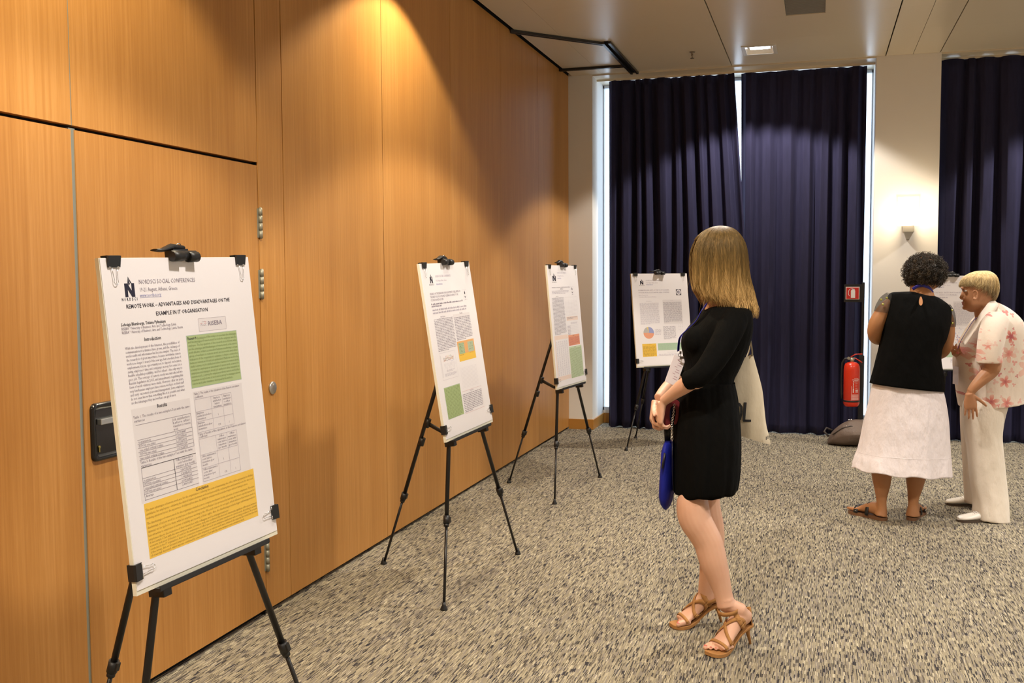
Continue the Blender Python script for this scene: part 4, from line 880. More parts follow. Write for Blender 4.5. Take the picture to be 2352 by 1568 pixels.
# dress
BLKF = fabric('black_jersey', (.0036, .0036, .0034), (.0024, .0024, .0024), .85, 40, .5, .003, .0)
b = MB()
b.rings(body_rings(F, [(1636, 700, 1712, 700, .075, 0), (1622, 708, 1719, 708, .135, 0), (1606, 726, 1723, 722, .178, 0), (1585, 750, 1725, 745, .175, 0), (1569, 772, 1724, 768, .165, 0), (1566, 792, 1718, 792, .155, 0), (1570, 815, 1709, 815, .145, 0), (1574, 845, 1696, 845, .138, 0), (1570, 868, 1684, 868, .135, 0), (1564, 882, 1682, 880, .138, 0)], power=2.25))
b.ell(F.p(1597, 782, -.075), (.050, .06, .058), Matrix((RH, NF, ZZ)).transposed()); b.ell(F.p(1597, 782, .085), (.050, .06, .058), Matrix((RH, NF, ZZ)).transposed())
limb(F, b, [(1690, 728, -.135, 29), (1678, 755, -.178, 32), (1655, 800, -.210, 31), (1628, 842, -.228, 28), (1606, 864, -.228, 26), (1592, 870, -.218, 24), (1577, 875, -.20, 22.5)])
limb(F, b, [(1680, 728, .13, 29), (1655, 770, .17, 30), (1615, 825, .20, 27), (1585, 852, .20, 24), (1568, 862, .19, 21.5), (1558, 868, .18, 20)])
dt = voxel(b.build('dress_top', BLKF, W), .0055, 5)
b = MB()
def pleat(t, th):
    g_ = t**.9; return 1 + g_*(.020*sin(9*th+.6)+.016*sin(14*th+1.9)+.010*sin(23*th)) + .006*sin(31*th)*(1-t)
rr_ = body_rings(F, [(1563, 874, 1682, 876, .138, 0), (1561, 886, 1683, 886, .146, 0), (1557, 915, 1687, 912, .165, 0), (1553, 960, 1690, 955, .180, 0), (1550, 1010, 1692, 1003, .188, 0), (1547, 1060, 1691, 1055, .19, 0), (1545, 1100, 1688, 1090, .188, 0), (1546, 1124, 1684, 1112, .182, 0)], n=140, k=4, power=2.7, wave=pleat)
last = rr_[-1]; n_ = len(last)
for j in range(n_): last[j] = last[j] + ZZ*(-.012*max(0, -sin(2*pi*j/n_))*1.0+.004*sin(2*pi*j/n_*9))
b.rings(rr_, (False, False)); sk_ = b.build('dress_skirt', BLKF, W); md = sk_.modifiers.new('thick', 'SOLIDIFY'); md.thickness = .003
# hair: strands falling from the parting, plus the layer beneath
HR = strands_mat('dark_blonde_hair', (.115, .072, .024), (.25, .150, .048), (.66, .43, .175), 1.385, 1.60)
HROWS = [(1653, 518.5, 1657, 518.5, .003, 0), (1637, 521, 1674, 521, .024, 0), (1621, 528, 1688, 528, .050, 0), (1605, 541, 1700, 541, .074, 0), (1593, 558, 1709, 558, .091, 0), (1586, 578, 1714, 578, .099, 0), (1584, 599, 1716, 597, .102, 0), (1584, 622, 1717, 618, .103, 0), (1586, 645, 1721, 642, .104, 0), (1590, 665, 1727, 664, .104, 0), (1600, 684, 1732, 684, .104, 0), (1612, 702, 1736, 702, .102, 0), (1620, 716, 1737, 718, .098, 0)]
HC_ = cat(HROWS, 6)
def hsurf(F, HC_, t, th, q=1.0):
    x = max(0, min(t, .9999))*(len(HC_)-1); i = int(x); f_ = x-i; a_, b_ = HC_[i], HC_[i+1]; lx, ly, rx, ry, hb, dy = [a_[k]*(1-f_)+b_[k]*f_ for k in range(6)]
    A, B = F.p(lx, ly, dy), F.p(rx, ry, dy); return (A+B)/2+((B-A)/2*cos(th)+NF*(hb*sin(th)))*q
def hair_mass(F, HC_, tend, opening, n, rnd, rad, pts=14, amp=.012, shellq=.955, t0=0.0, drift=.25, flow=None):
    mb = MB(); N_ = 60; M_ = 26; rows = []
    for i in range(M_+1):
        rows.append([hsurf(F, HC_, min(i/M_, 1)*tend(2*pi*j/N_)*.97, 2*pi*j/N_, shellq) for j in range(N_)])
    vs = [p for r in rows for p in r]; fs = []
    for i in range(M_):
        for j in range(N_):
            th = 2*pi*(j+.5)/N_; tt = (i+.5)/M_*tend(th)
            if opening(th, tt): continue
            k = (j+1) % N_; fs.append((i*N_+j, i*N_+k, (i+1)*N_+k, (i+1)*N_+j))
    mb.add(vs, fs, 0, True)
    for s_ in range(n):
        th = rnd.uniform(0, 2*pi); te = tend(th)*rnd.uniform(.86, 1.03); dr = rnd.gauss(0, drift); ph = rnd.uniform(0, 6); q0 = rnd.uniform(.97, 1.02)+.022*sin(13*th+2)*sin(5*th)+.012*sin(31*th); ts = rnd.uniform(0, .25)*te+t0; P_ = []; R_ = []
        for i in range(pts):
            f_ = i/(pts-1); tt = ts+(te-ts)*f_; a_ = th+dr*f_*f_+amp*2*sin(ph+5*f_)
            if flow: a_, tt = flow(a_, tt, f_)
            if opening(a_, tt): break
            P_.append(hsurf(F, HC_, tt, a_, q0+amp*f_*sin(ph+f_*4))); R_.append(rad*(1-.65*f_**3))
        if len(P_) > 3: mb.tube(P_, R_, 4, cap=(False, True))
    return mb
rnd = random.Random(11)
def wt(th):
    # front locks end a little higher than the back
    f_ = .5-.5*cos(th); near = max(0, -sin(th)); return .975-.20*f_**5+.02*sin(7*th)+.015*sin(17*th)-.04*near*(1-abs(cos(th)))
def wopen(th, tt):
    a_ = abs(((th % (2*pi))-pi)); return a_ < .34 and tt > .3
b = hair_mass(F, HC_, wt, wopen, 5200, rnd, .00085)
for k in range(60):      # loose ends and fly-aways
    th = rnd.uniform(0, 2*pi); s0 = rnd.uniform(.1, .9)
    if wopen(th, s0): continue
    p0 = hsurf(F, HC_, s0, th, 1.0); v_ = (p0-hsurf(F, HC_, s0, th, .9)).normalized()
    b.tube([p0, p0+v_*.006-ZZ*.015, p0+v_*.012-ZZ*.04, p0+v_*rnd.uniform(.008, .02)-ZZ*rnd.uniform(.05, .08)], [.0004, .0004, .0003, .0002], 3)
# curled-under ends at the back
for k in range(240):
    th = rnd.uniform(-1.5, .9); p0 = hsurf(F, HC_, rnd.uniform(.80, .9), th, rnd.uniform(.97, 1.03)); v_ = (p0-hsurf(F, HC_, .88, th, .8)).normalized(); sgn = rnd.choice((-1, 1, 1)); sg2_ = rnd.uniform(-1, 1)
    q = [p0]
    for i in range(1, 9): a_ = i/8; q.append(p0-ZZ*(.060*a_)+v_*(.012*sin(a_*2.6)*sgn)+RH*(.010*a_*a_*sg2_))
    b.tube(q, [.0009*(1-.7*(i/8)**2) for i in range(9)], 4)
b.build('hair', HR, W)
# sandals
TAN = fabric('tan_suede', (.42, .21, .075), (.34, .165, .055), .8, 90, .1)
def sandal(ft, leg_c, ankz):
    H_, d, s, R = ft['H'], ft['d'], ft['s'], ft['R']
    f = MB(); sec = [(.002, .092, .016), (.012, .089, .026), (.04, .084, .029), (.075, .070, .028), (.108, .047, .029), (.14, .030, .036), (.17, .019, .043), (.20, .016, .045), (.225, .017, .037), (.240, .019, .020)]
    C_ = cat(sec, 4); rs = []
    for a, z, hw in C_:
        th = .011 if a < .12 else .016; p_ = H_+d*a
        rs.append([p_+s*hw+ZZ*z, p_-s*hw+ZZ*z, p_-s*hw*.97+ZZ*max(z-th, .0), p_+s*hw*.97+ZZ*max(z-th, .0)])
    f.rings(rs, smooth=False); f.tube([H_+d*.026+ZZ*.082, H_+d*.015+ZZ*.05, H_-d*.000+ZZ*.0], [.0165, .0080, .0050], 12)
    sh_ = bevel(f.build('sandal', TAN, W), .0015, 1)
    def strap(t0, dt, w, name='strap', q=1.10, ph=0.0, a0=0, a1=2*pi):
        f = MB(); n = 40; e0, e1 = [], []
        for j in range(n+1):
            th = a0+(a1-a0)*j/n; tt = t0+dt*cos(th+ph)
            for lst, off in ((e0, -w/2), (e1, w/2)):
                x = max(0, min(.9999, (tt+off)/.21))*(len(R)-1); i = int(x); g_ = x-i; A, B = R[i], R[min(i+1, len(R)-1)]
                c = A[0]*(1-g_)+B[0]*g_; hw = A[3]*(1-g_)+B[3]*g_; hh = A[4]*(1-g_)+B[4]*g_; u_ = (A[2]*(1-g_)+B[2]*g_).normalized()
                lst.append(c+s*((hw+.0022)*cos(th))+u_*((hh+.0028)*sin(th)))
        f.rings([e0, e1], closed=False); o = f.build(name, TAN, sh_); md = o.modifiers.new('thick', 'SOLIDIFY'); md.thickness = .0024; md.offset = 1
    strap(.188, .004, .020); strap(.128, .030*ft['o'], .014); strap(.112, -.034*ft['o'], .014); strap(.078, .012, .015)
    f = MB(); n = 32; e0, e1 = [], []; c, r = leg_c
    for j in range(n+1):
        th = 2*pi*j/n; v_ = d*cos(th)*(r*1.12)+s*sin(th)*(r*1.02)
        for lst, off in ((e0, -.008), (e1, .008)): lst.append(c+v_+ZZ*(off-.012*cos(th)))
    f.rings([e0, e1], closed=False); o = f.build('ankle_strap', TAN, sh_); md = o.modifiers.new('thick', 'SOLIDIFY'); md.thickness = .0026; md.offset = 1
    f = MB(); P0 = H_-d*.020; n = 8; rs = []
    for i in range(8):
        z = .084+i*.010; w_ = .027*(1-.62*(i/7)**1.5); bk = .004-.026*sin(pi*min(i/7, 1)*.55)*.5+(.012*(i/7)); rs.append([H_+d*(.010+bk*.5-.012+.020*(j/n*2-1)**2)+s*(w_*(j/n*2-1))+ZZ*z for j in range(n+1)])
    f.rings(rs, closed=False); o = f.build('heel_counter', TAN, sh_); md = o.modifiers.new('thick', 'SOLIDIFY'); md.thickness = .003; md.offset = 1
sandal(ft1, (F.p(1674, 1398, d1), .040), .17); sandal(ft2, (F.p(1627, 1374, d2), .039), .17)
# lanyard and badge
BLUE = mat('blue_ribbon', (.012, .012, .30), .5)
b = MB(); q = [(1632, 694, -.04), (1616, 716, -.055), (1604, 738, -.052), (1584, 758, -.045), (1568, 774, -.035), (1564, 790, -.02), (1563, 806, -.005)]
C_ = cat(q, 4); b.tube([F.p(x-5, y-2, z-.0) for x, y, z in C_], [(.002, .012)]*len(C_), 8, hint=RH); 
b.tube([F.p(x-5, y, -z+.01) for x, y, z in C_], [(.0015, .008)]*len(C_), 8, hint=RH)
b.build('lanyard', BLUE, W)
b = MB(); B0, B1 = F.p(1559, 818, .0), F.p(1537, 880, -.035); ax = (B1-B0).normalized(); sd = (NF*.30+RH*.95); sd = (sd-ax*sd.dot(ax)).normalized(); nn = ax.cross(sd)
b.box((B0+B1)/2+sd*.006, (.054, .0015, (B1-B0).length), Matrix((sd, nn, ax)).transposed()); c0 = (B0+B1)/2+sd*.004
for k in range(9): b.box(c0-ax*(.045-.010*k)+sd*(.012 if k % 3 else .0)-nn*(-.0012), (.012+.004*(k % 3), .0004, .0015), Matrix((sd, nn, ax)).transposed(), 1); b.box(c0-ax*(.045-.010*k)+sd*(-.010)-nn*.0012, (.012+.004*(k % 3), .0004, .0015), Matrix((sd, nn, ax)).transposed(), 1 if k % 4 else 2)
bg_ = b.build('name_badge', [mat('badge_paper', (.84, .76, .79), .5), mat('badge_print', (.5, .25, .32), .6), mat('badge_red', (.6, .05, .08), .5)], W)
b = MB(); b.tube([F.p(1563, 806, -.02), F.p(1563, 812, -.02)], .004, 8); b.torus(F.p(1560.5, 815, -.022), .0055, .0012, Matrix((RH, ZZ, NF)).transposed()); b.box(F.p(1566, 821, -.024), (.016, .004, .010)); b.build('badge_clip', mat('dark_clip', (.08, .06, .05), .4, .5), W)
# canvas tote behind her
TO = thing('tote_bag', 'cream canvas tote bag with large black letters hanging behind the blonde woman', 'bag', F.p(1725, 1015, .16))
CAN = fabric('cream_canvas', (.76, .68, .54), (.68, .60, .46), .9, 30, .35)
LFT = [(880, 1672), (920, 1672), (960, 1673), (990, 1680), (1003, 1692), (1012, 1722), (1020, 1758)]
def tote_pt(u, v, side, off=0.0):
    # v 0 top .. 1 bottom ; outline in the hanging plane
    TL, TR = (1700, 826), (1729, 812); BLq, BR = (1668, 986), (1769, 1021)
    lx = TL[0]+(BLq[0]-TL[0])*v**.8-22*sin(pi*v)*.6; ly = TL[1]+(BLq[1]-TL[1])*v
    rs = cat([(1729, 812), (1741, 855), (1751, 895), (1756, 940), (1760, 975), (1766, 1000), (1770, 1021)], 6); x = v*(len(rs)-1); i = min(int(x), len(rs)-2); rx, ry = [rs[i][k]*(1-(x-i))+rs[i+1][k]*(x-i) for k in (0, 1)]
    px = lx+(rx-lx)*u; py = ly+(ry-ly)*u + 8*sin(pi*u)*v*v*.4
    bul = .030*sin(pi*min(max(u, 0), 1))**.7*(.25+.75*sin(pi*min(v*.92+.04, 1)))+.007*sin(9*u+3*v)*sin(pi*u)*v
    return F.p(px, py, .165+side*(bul+.002+off))
b = MB(); NU, NV = 26, 34
for sd_ in (-1, 1): b.rings([[tote_pt(i/NU, j/NV, sd_) for i in range(NU+1)] for j in range(NV+1)], closed=False)
for i in range(NU): b.add([tote_pt(i/NU, 1, -1), tote_pt((i+1)/NU, 1, -1), tote_pt((i+1)/NU, 1, 1), tote_pt(i/NU, 1, 1)], [(0, 1, 2, 3)], 0, True)
for j in range(NV):
    for u in (0, 1): b.add([tote_pt(u, j/NV, -1), tote_pt(u, (j+1)/NV, -1), tote_pt(u, (j+1)/NV, 1), tote_pt(u, j/NV, 1)], [(0, 1, 2, 3)], 0, True)
b.build('canvas_body', CAN, TO)
b = MB(); lt = mat('black_print', (.012, .013, .02), .6)
def stroke(pts, w=.0115):
    # pts in (u,v): laid on the cloth
    n = 14; L_ = []; q = []
    for (u0, v0), (u1, v1) in zip(pts[:-1], pts[1:]):
        for i in range(n): q.append((u0+(u1-u0)*i/n, v0+(v1-v0)*i/n))
    q.append(pts[-1]); e0, e1 = [], []
    for i in range(len(q)):
        a_, c_ = q[max(i-1, 0)], q[min(i+1, len(q)-1)]; P0 = tote_pt(q[i][0], q[i][1], -1, .0016); t_ = (tote_pt(*c_, -1)-tote_pt(*a_, -1)).normalized(); s_ = t_.cross(NF).normalized()*(w/2); e0.append(P0+s_); e1.append(P0-s_)
    b.rings([e0, e1], closed=False)
def find_uv(px, py):
    best = None
    for i in range(41):
        for j in range(41):
            P = tote_pt(i/40, j/40, -1); d_ = P-CAM; x = 1176+FPX*d_.dot(RI)/d_.dot(FW); y = 784-FPX*d_.dot(UP)/d_.dot(FW); e = (x-px)**2+(y-py)**2
            if best is None or e < best[0]: best = (e, i/40, j/40)
    return best[1:]
stroke([find_uv(1711.5, 925), find_uv(1709, 966)]); stroke([find_uv(1706.5, 965.5), find_uv(1725, 965)], .010)
stroke([find_uv(1694+9.5*cos(a), 946-19*sin(a)) for a in [2*pi*k/12 for k in range(13)]], .010)
b.build('printed_letters', lt, TO)
b = MB(); b.box(F.p(1760, 1006, .135), (.003, .002, .014)); b.box(F.p(1764, 1004, .138), (.003, .002, .014)); b.build('side_mark', lt, TO)
for k, (x0, x1, dz) in enumerate(((1712, 1722, .17), (1728, 1724, .15))):
    b = MB(); C_ = cat([(x0, 826-k*8, dz), (1722+k*5, 800, dz), (1722, 772, dz-.01), (1716, 745, .155), (1700, 716, .15), (1680, 708, .135)], 5)
    b.tube([F.p(*c) for c in C_], [(.0015, .012)]*len(C_), 8, hint=RH); b.build('strap', CAN, TO)
# red clutch, folded over, with a chain
CL = thing('clutch_bag', 'small dark red folded clutch with a silver chain held in her hands', 'bag', F.p(1543, 978, .0))
REDL = fabric('dark_red_leather', (.15, .016, .022), (.11, .012, .016), .45, 40, .1)
b = MB(); pr = [(1524, 972), (1523, 955), (1528, 936), (1538, 922), (1550, 917), (1560, 922), (1564, 934), (1561, 952), (1554, 973), (1548, 972), (1552, 950), (1551, 936), (1546, 932), (1540, 938), (1538, 955), (1540, 972), (1533, 979)]
pr = cat(pr+[pr[0]], 4)[:-1]
b.rings([[F.p(x, y, dz) for x, y in pr] for dz in (-.055, -.02, .05, .11, .15)], (True, True), smooth=False); bevel(b.build('leather_body', REDL, CL), .002, 2)
b = MB()
def chain(pts, r=.0042, mi=0):
    L_ = 0; P = [Vector(p_) for p_ in pts]; k = 0
    for a_, c_ in zip(P[:-1], P[1:]):
        n = max(1, int((c_-a_).length/(r*1.5)))
        for i in range(n):
            p0 = a_+(c_-a_)*(i/n); t_ = (c_-a_).normalized(); x_ = t_.cross(NF).normalized() if k % 2 else NF; y_ = t_.cross(x_); b.torus(p0, r, r*.26, Matrix((t_, y_, x_)).transposed(), 8, 5, sx=1.25); k += 1
chain([F.p(x, y, z) for x, y, z in ((1549, 930, -.062), (1547, 950, -.068), (1544, 968, -.070), (1543, 985, -.070), (1544, 1015, -.070))])
b.build('chain', CHROME, CL)
b = MB(); b.tube([F.p(x, y, -.07) for x, y in ((1544, 1015), (1544, 1080), (1547, 1140), (1549, 1194))], .0011, 6); b.build('thin_chain_end', mat('dark_chain', (.05, .045, .05), .35, .7), CL)
# blue zipped pouch hanging from her hand
PO = thing('blue_pouch', 'bright blue fabric pouch hanging by a black strap from her hand', 'bag', F.p(1531, 1166, 0))
BF = fabric('royal_blue_fabric', (.012, .020, .30), (.010, .015, .23), .6, 30, .5)
b = MB(); rws = [(1012, 1528, 1544), (1018, 1525, 1547), (1036, 1520, 1549), (1070, 1518, 1550), (1105, 1515, 1550), (1135, 1514, 1548), (1152, 1518, 1544), (1163, 1525, 1539), (1168, 1530, 1534)]
def rp(y, l, r, a_, t_):
    c = F.p((l+r)/2, y, .0); w_ = F.m((r-l)/2); ax_ = (NF*.93+RH*.36).normalized(); pr_ = (RH*.93-NF*.36).normalized()
    return [c+ax_*(a_*cos(2*pi*j/24))*(abs(cos(2*pi*j/24))**-.3 if abs(cos(2*pi*j/24)) > .05 else 1)+pr_*((w_*.80)*sin(2*pi*j/24)) for j in range(24)]
b.rings([rp(y, l, r, .085*(.55 if i == 0 else (.8 if i in (1,) else 1))*(1 if i < 6 else (.85, .6, .3)[i-6]), 0) for i, (y, l, r) in enumerate(rws)]); b.build('pouch_body', BF, PO)
b = MB(); b.tube([F.p(1527, 1040, -.084), F.p(1521, 1075, -.088)], [(.004, .010)]*2, 8, hint=RH); b.build('zip_pull', BLACK, PO)
b = MB()
for a_, c_ in (((1529, 976), (1531, 1016)), ((1538, 976), (1535, 1014))): b.tube([F.p(a_[0], a_[1], .0), F.p(c_[0], c_[1], .0)], [(.0012, .008)]*2, 8, hint=NF)
b.build('strap', BLACK, PO)
# ======================================================== curly-haired woman seen from behind
F = Fig(zp(2062, 1200, 0)); F.D = 6.12
Wb = thing('person', 'woman with dark curly hair, seen from behind in a black sleeveless top and white skirt', 'person', (2.81, 6.45, 0))
SK2 = skin('tanned_skin', (.43, .20, .085), (.36, .16, .065))
b = MB()
head(b, F, [(2112, 668, 2128, 668, .02, .02), (2098, 660, 2148, 662, .055, .01), (2092, 645, 2158, 648, .075, 0), (2090, 625, 2162, 628, .085, 0), (2094, 605, 2158, 607, .082, 0), (2104, 593, 2146, 594, .06, 0), (2118, 588, 2132, 588, .02, 0)])
vlimb(F, b, [(648, 2092, 2138, .0), (665, 2091, 2140, 0), (685, 2088, 2146, 0)])
b.tube([F.p(2124, 628, .09), F.p(2124, 640, .108), F.p(2124, 643, .09)], [.008, .012, .008], 8)
b.rings(body_rings(F, [(2085, 674, 2150, 684, .06, 0), (2048, 682, 2172, 702, .09, 0), (2038, 720, 2174, 732, .11, 0), (2032, 770, 2164, 776, .12, 0), (2024, 830, 2152, 832, .125, 0), (2014, 890, 2156, 892, .14, 0), (2010, 940, 2158, 940, .14, 0), (2030, 990, 2140, 990, .12, 0)]))
limb(F, b, [(2046, 692, .0, 12), (2030, 712, .0, 15.5), (2014, 742, .01, 18), (2009, 764, .03, 16.5), (2014, 776, .07, 15), (2030, 780, .15, 13.5), (2052, 790, .22, 11.5), (2075, 802, .26, 9.5)])
limb(F, b, [(2168, 714, .0, 12), (2175, 735, .0, 15.5), (2176, 770, .02, 16), (2170, 800, .05, 14.5), (2158, 812, .12, 13), (2138, 812, .19, 11.5), (2112, 810, .245, 9.5)])
hand(b, F.p(2075, 802, .26), RH*.9-ZZ*.1+NF*.25, -NF*.6+ZZ*.3, ZZ, .92, ((.3, .5, .3),)*4)
hand(b, F.p(2112, 810, .245), -RH*.9-ZZ*.05+NF*.3, -NF*.8, ZZ, .92, ((.3, .5, .3),)*4)
vlimb(F, b, [(1040, 1996, 2052, 0), (1085, 2002, 2048, 0), (1105, 2005, 2046, 0), (1124, 2009, 2042, 0), (1142, 2012, 2037, 0), (1158, 2014, 2036, 0), (1172, 2013, 2037, .0), (1184, 2008, 2038, .0)])
vlimb(F, b, [(1040, 2078, 2132, 0), (1085, 2081, 2127, 0), (1105, 2082, 2123, 0), (1124, 2084, 2117, 0), (1142, 2085, 2111, 0), (1158, 2086, 2109, 0), (1172, 2083, 2111, .0), (1184, 2080, 2113, .0)])
def flatfoot(mb, heel, tdir, L=.235, sgn=1, z=.022):
    H_ = Vector(heel); H_.z = z; d = Vector(tdir); d.z = 0; d.normalize(); s = Vector((-d.y, d.x, 0)); sec = [(-.012, .030, .022, .024), (.012, .036, .031, .034), (.05, .042, .032, .040), (.10, .036, .036, .032), (.15, .022, .042, .020), (.19, .014, .044, .013), (.205, .012, .042, .010)]
    C_ = cat(sec, 4); mb.rings([[H_+d*a+ZZ*zz+s*(hw*cos(2*pi*j/18))+ZZ*(hh*sin(2*pi*j/18)) for j in range(18)] for a, zz, hw, hh in C_])
    for k in range(5):
        o_ = (-.032, -.014, .002, .017, .031)[k]*sgn; r = (.012, .008, .0078, .0074, .007)[k]; p0 = H_+d*(.198-.006*k)+s*o_+ZZ*.012; mb.tube([p0-d*.02, p0, p0+d*(.034-.004*k)], [r, r, r*.8], 8); mb.ell(p0+d*(.034-.004*k), (r*.8,)*3, n=8, m=6)
    return H_, d, s
fl = flatfoot(b, F.p(2026, 1190, -.0), -RH*.52+NF*.85, sgn=-1); fr = flatfoot(b, F.p(2094, 1191, -.0), RH*.55+NF*.83, sgn=1)
voxel(b.build('body', SK2, Wb), .0045, 5)
face_parts(Wb, F.p(2124, 624, .092), NF, RH, .22)
b = MB(); b.tube([F.p(2117, 651, .082), F.p(2124, 651, .092), F.p(2131, 651, .082)], [.003, .006, .003], 8); b.build('lips', mat('lips_rose'), Wb)
# sandals
SOLE = mat('brown_sole', (.16, .075, .035), .5)
for (H_, d, s) in (fl, fr):
    H0 = H_.copy(); H0.z = 0; f = MB(); C_ = cat([(-.030, .010), (-.018, .027), (.02, .035), (.07, .033), (.12, .038), (.17, .046), (.21, .044), (.235, .030), (.245, .012)], 4)
    f.rings([[H0+d*a+s*hw+ZZ*.020, H0+d*a-s*hw+ZZ*.020, H0+d*a-s*hw+ZZ*.0, H0+d*a+s*hw] for a, hw in C_], smooth=False); so = f.build('flat_sandal', SOLE, Wb)
    for (a, w_, hh) in ((.085, .022, .075), (.165, .030, .046)):
        f = MB(); f.rings([[H0+d*(a+o_)+s*((.044 if a > .1 else .040)*cos(pi*j/14))+ZZ*(.018+hh*sin(pi*j/14)) for j in range(15)] for o_ in (-w_/2, w_/2)], closed=False); o = f.build('strap', BLACK, so); md = o.modifiers.new('t', 'SOLIDIFY'); md.thickness = .003; md.offset = 1
    f = MB()
    for j in range(7): f.ell(H0+d*.165+s*(.046*cos(pi*(j+.5)/7))+ZZ*(.021+.046*sin(pi*(j+.5)/7)), (.004, .004, .004), n=8, m=6)
    f.build('beads', CHROME, so)
# black top, lace caps, keyhole
BT = fabric('black_top_cloth', (.0032, .0032, .0031), (.0022, .0022, .0022), .8, 30, .6, .003, .0)
b = MB(); b.rings(body_rings(F, [(2094, 669, 2141, 678, .050, .0), (2068, 670, 2157, 685, .075, 0), (2046, 673, 2177, 700, .092, 0), (2038, 690, 2183, 712, .105, 0), (2033, 712, 2182, 728, .122, 0), (2028, 740, 2179, 750, .135, 0), (2026, 770, 2171, 778, .142, 0), (2022, 798, 2160, 800, .147, 0), (2014, 828, 2157, 827, .152, 0), (2007, 856, 2164, 866, .158, 0), (2001, 880, 2166, 897, .162, 0)], n=80, wave=lambda t, th: 1+.006*sin(9*th+t*14)*t+.004*sin(17*th+8*t)))
tp = b.build('sleeveless_top', BT, Wb)
b = MB(); c = F.p(2115, 690, -.1)
def surf_back(px, py): return F.p(px, py, 0)-NF*.0
kp = []
for j in range(20):
    a = 2*pi*j/20; kp.append((2115+4.2*cos(a)*(1-.25*sin(a)), 691-10.5*sin(a)))
b.add([F.p(x, y, -(.070+.0027*(y-675)) - .0015) for x, y in kp], [tuple(range(20))]); b.build('keyhole_opening', SK2, tp)
LACE = mat('black_lace', (.02, .016, .012), .7); LACE.node_tree.nodes['Principled BSDF'].inputs['Alpha'].default_value = .5
for sgn, rows in ((-1, [(2046, 678, .0, 11), (2037, 690, .0, 16), (2030, 706, .0, 18.5), (2027, 718, .0, 19)]), (1, [(2171, 702, .0, 11), (2175, 716, .0, 15.5), (2177, 735, .0, 17.5), (2177, 750, .0, 17.2)])):
    b = MB(); C_ = cat(rows, 4); b.tube([F.p(a_, b_, c_) for a_, b_, c_, r in C_], [F.m(r) for a_, b_, c_, r in C_], 20, hint=NF, cap=(False, False)); o = b.build('lace_sleeve', LACE, tp)
b = MB()
for x, y in ((2037, 684), (2028, 699), (2024, 688), (2182, 720), (2186, 712), (2187, 742)): b.ell(F.p(x, y, -.048), (.008, .004, .007), n=8, m=6)
b.build('gold_sequins', mat('sequin', (.45, .45, .12), .25, .7), tp)
b = MB(); C_ = cat([(2096, 664, -.052), (2108, 657, -.066), (2122, 656, -.068), (2134, 661, -.060), (2142, 672, -.045)], 5); b.tube([F.p(*c_) for c_ in C_], [(.0015, .009)]*len(C_), 8, hint=NF); b.build('lanyard', BLUE, Wb)
# white skirt
WS = fabric('white_cotton', (.80, .735, .745), (.72, .655, .67), .9, 26, .55, .004)
def fl_(t, th): return 1+t**1.1*(.022*sin(8*th+1.1)+.014*sin(13*th+.4)+.008*sin(27*th))
b = MB(); rr_ = body_rings(F, [(2014, 868, 2154, 882, .130, 0), (2006, 893, 2162, 899, .150, 0), (1998, 930, 2168, 930, .172, 0), (1988, 970, 2172, 965, .192, 0), (1981, 1005, 2174, 1005, .202, 0), (1973, 1037, 2176, 1043, .212, 0), (1968, 1049, 2177, 1052, .216, 0), (1964, 1062, 2178, 1070, .222, 0), (1961, 1074, 2179, 1088, .228, 0)], n=160, k=4, wave=fl_)
for j in range(160):
    for r_ in rr_[-4:]: r_[j] = r_[j]-ZZ*(.010*sin(2*pi*j/160*9))*.6
b.rings(rr_, (False, False)); o = b.build('skirt', WS, Wb); md = o.modifiers.new('t', 'SOLIDIFY'); md.thickness = .003
b = MB(); i0 = len(rr_)-13; b.tube([p_+(p_-sum(rr_[i0], Vector())/160).normalized()*.002 for p_ in rr_[i0]]+[rr_[i0][0]], .0022, 5, cap=(False, False)); b.build('lace_trim', WS, o)
# curls
CH = mat('dark_curly_hair', (.035, .022, .012), .42, spec=.5); t = NT(CH); t.color(t.ramp(t.noise(t.pos(), 30, 3), [(.35, (.012, .008, .005)), (.6, (.040, .026, .014)), (.75, (.13, .09, .045))]))
b = MB(); rnd = random.Random(4); c = F.p(2124, 624, .0); ax3 = (F.m(43), .105, F.m(37))
b.ell(c, (ax3[0]*.98, ax3[1]*.98, ax3[2]*.98), Matrix((RH, NF, ZZ)).transposed(), 24, 16)
k = 0
while k < 1500:
    v_ = Vector((rnd.gauss(0, 1), rnd.gauss(0, 1), rnd.gauss(0, 1))).normalized()
    if v_.y > .35 and v_.z < .45: continue       # face side stays open
    if v_.z < -.72: continue
    k += 1; nrm = (RH*v_.x/ax3[0]+NF*v_.y/ax3[1]+ZZ*v_.z/ax3[2]).normalized(); p0 = c+RH*v_.x*ax3[0]+NF*v_.y*ax3[1]+ZZ*v_.z*ax3[2]
    dr = (nrm*rnd.uniform(.2, 1)+Vector((rnd.gauss(0, .5), rnd.gauss(0, .5), rnd.gauss(0, .5)-.35))).normalized(); x_ = dr.cross(ZZ+RH*.01).normalized(); y_ = dr.cross(x_); R_ = rnd.uniform(.0045, .009); L_ = rnd.uniform(.018, .034); tu = rnd.uniform(1.2, 2.2); ph = rnd.uniform(0, 6)
    b.tube([p0+dr*(L_*i/11)+(x_*cos(ph+2*pi*tu*i/11)+y_*sin(ph+2*pi*tu*i/11))*R_ for i in range(12)], [.0016*(1-.5*(i/11)**2) for i in range(12)], 4, cap=(False, True))
b.build('hair', CH, Wb)

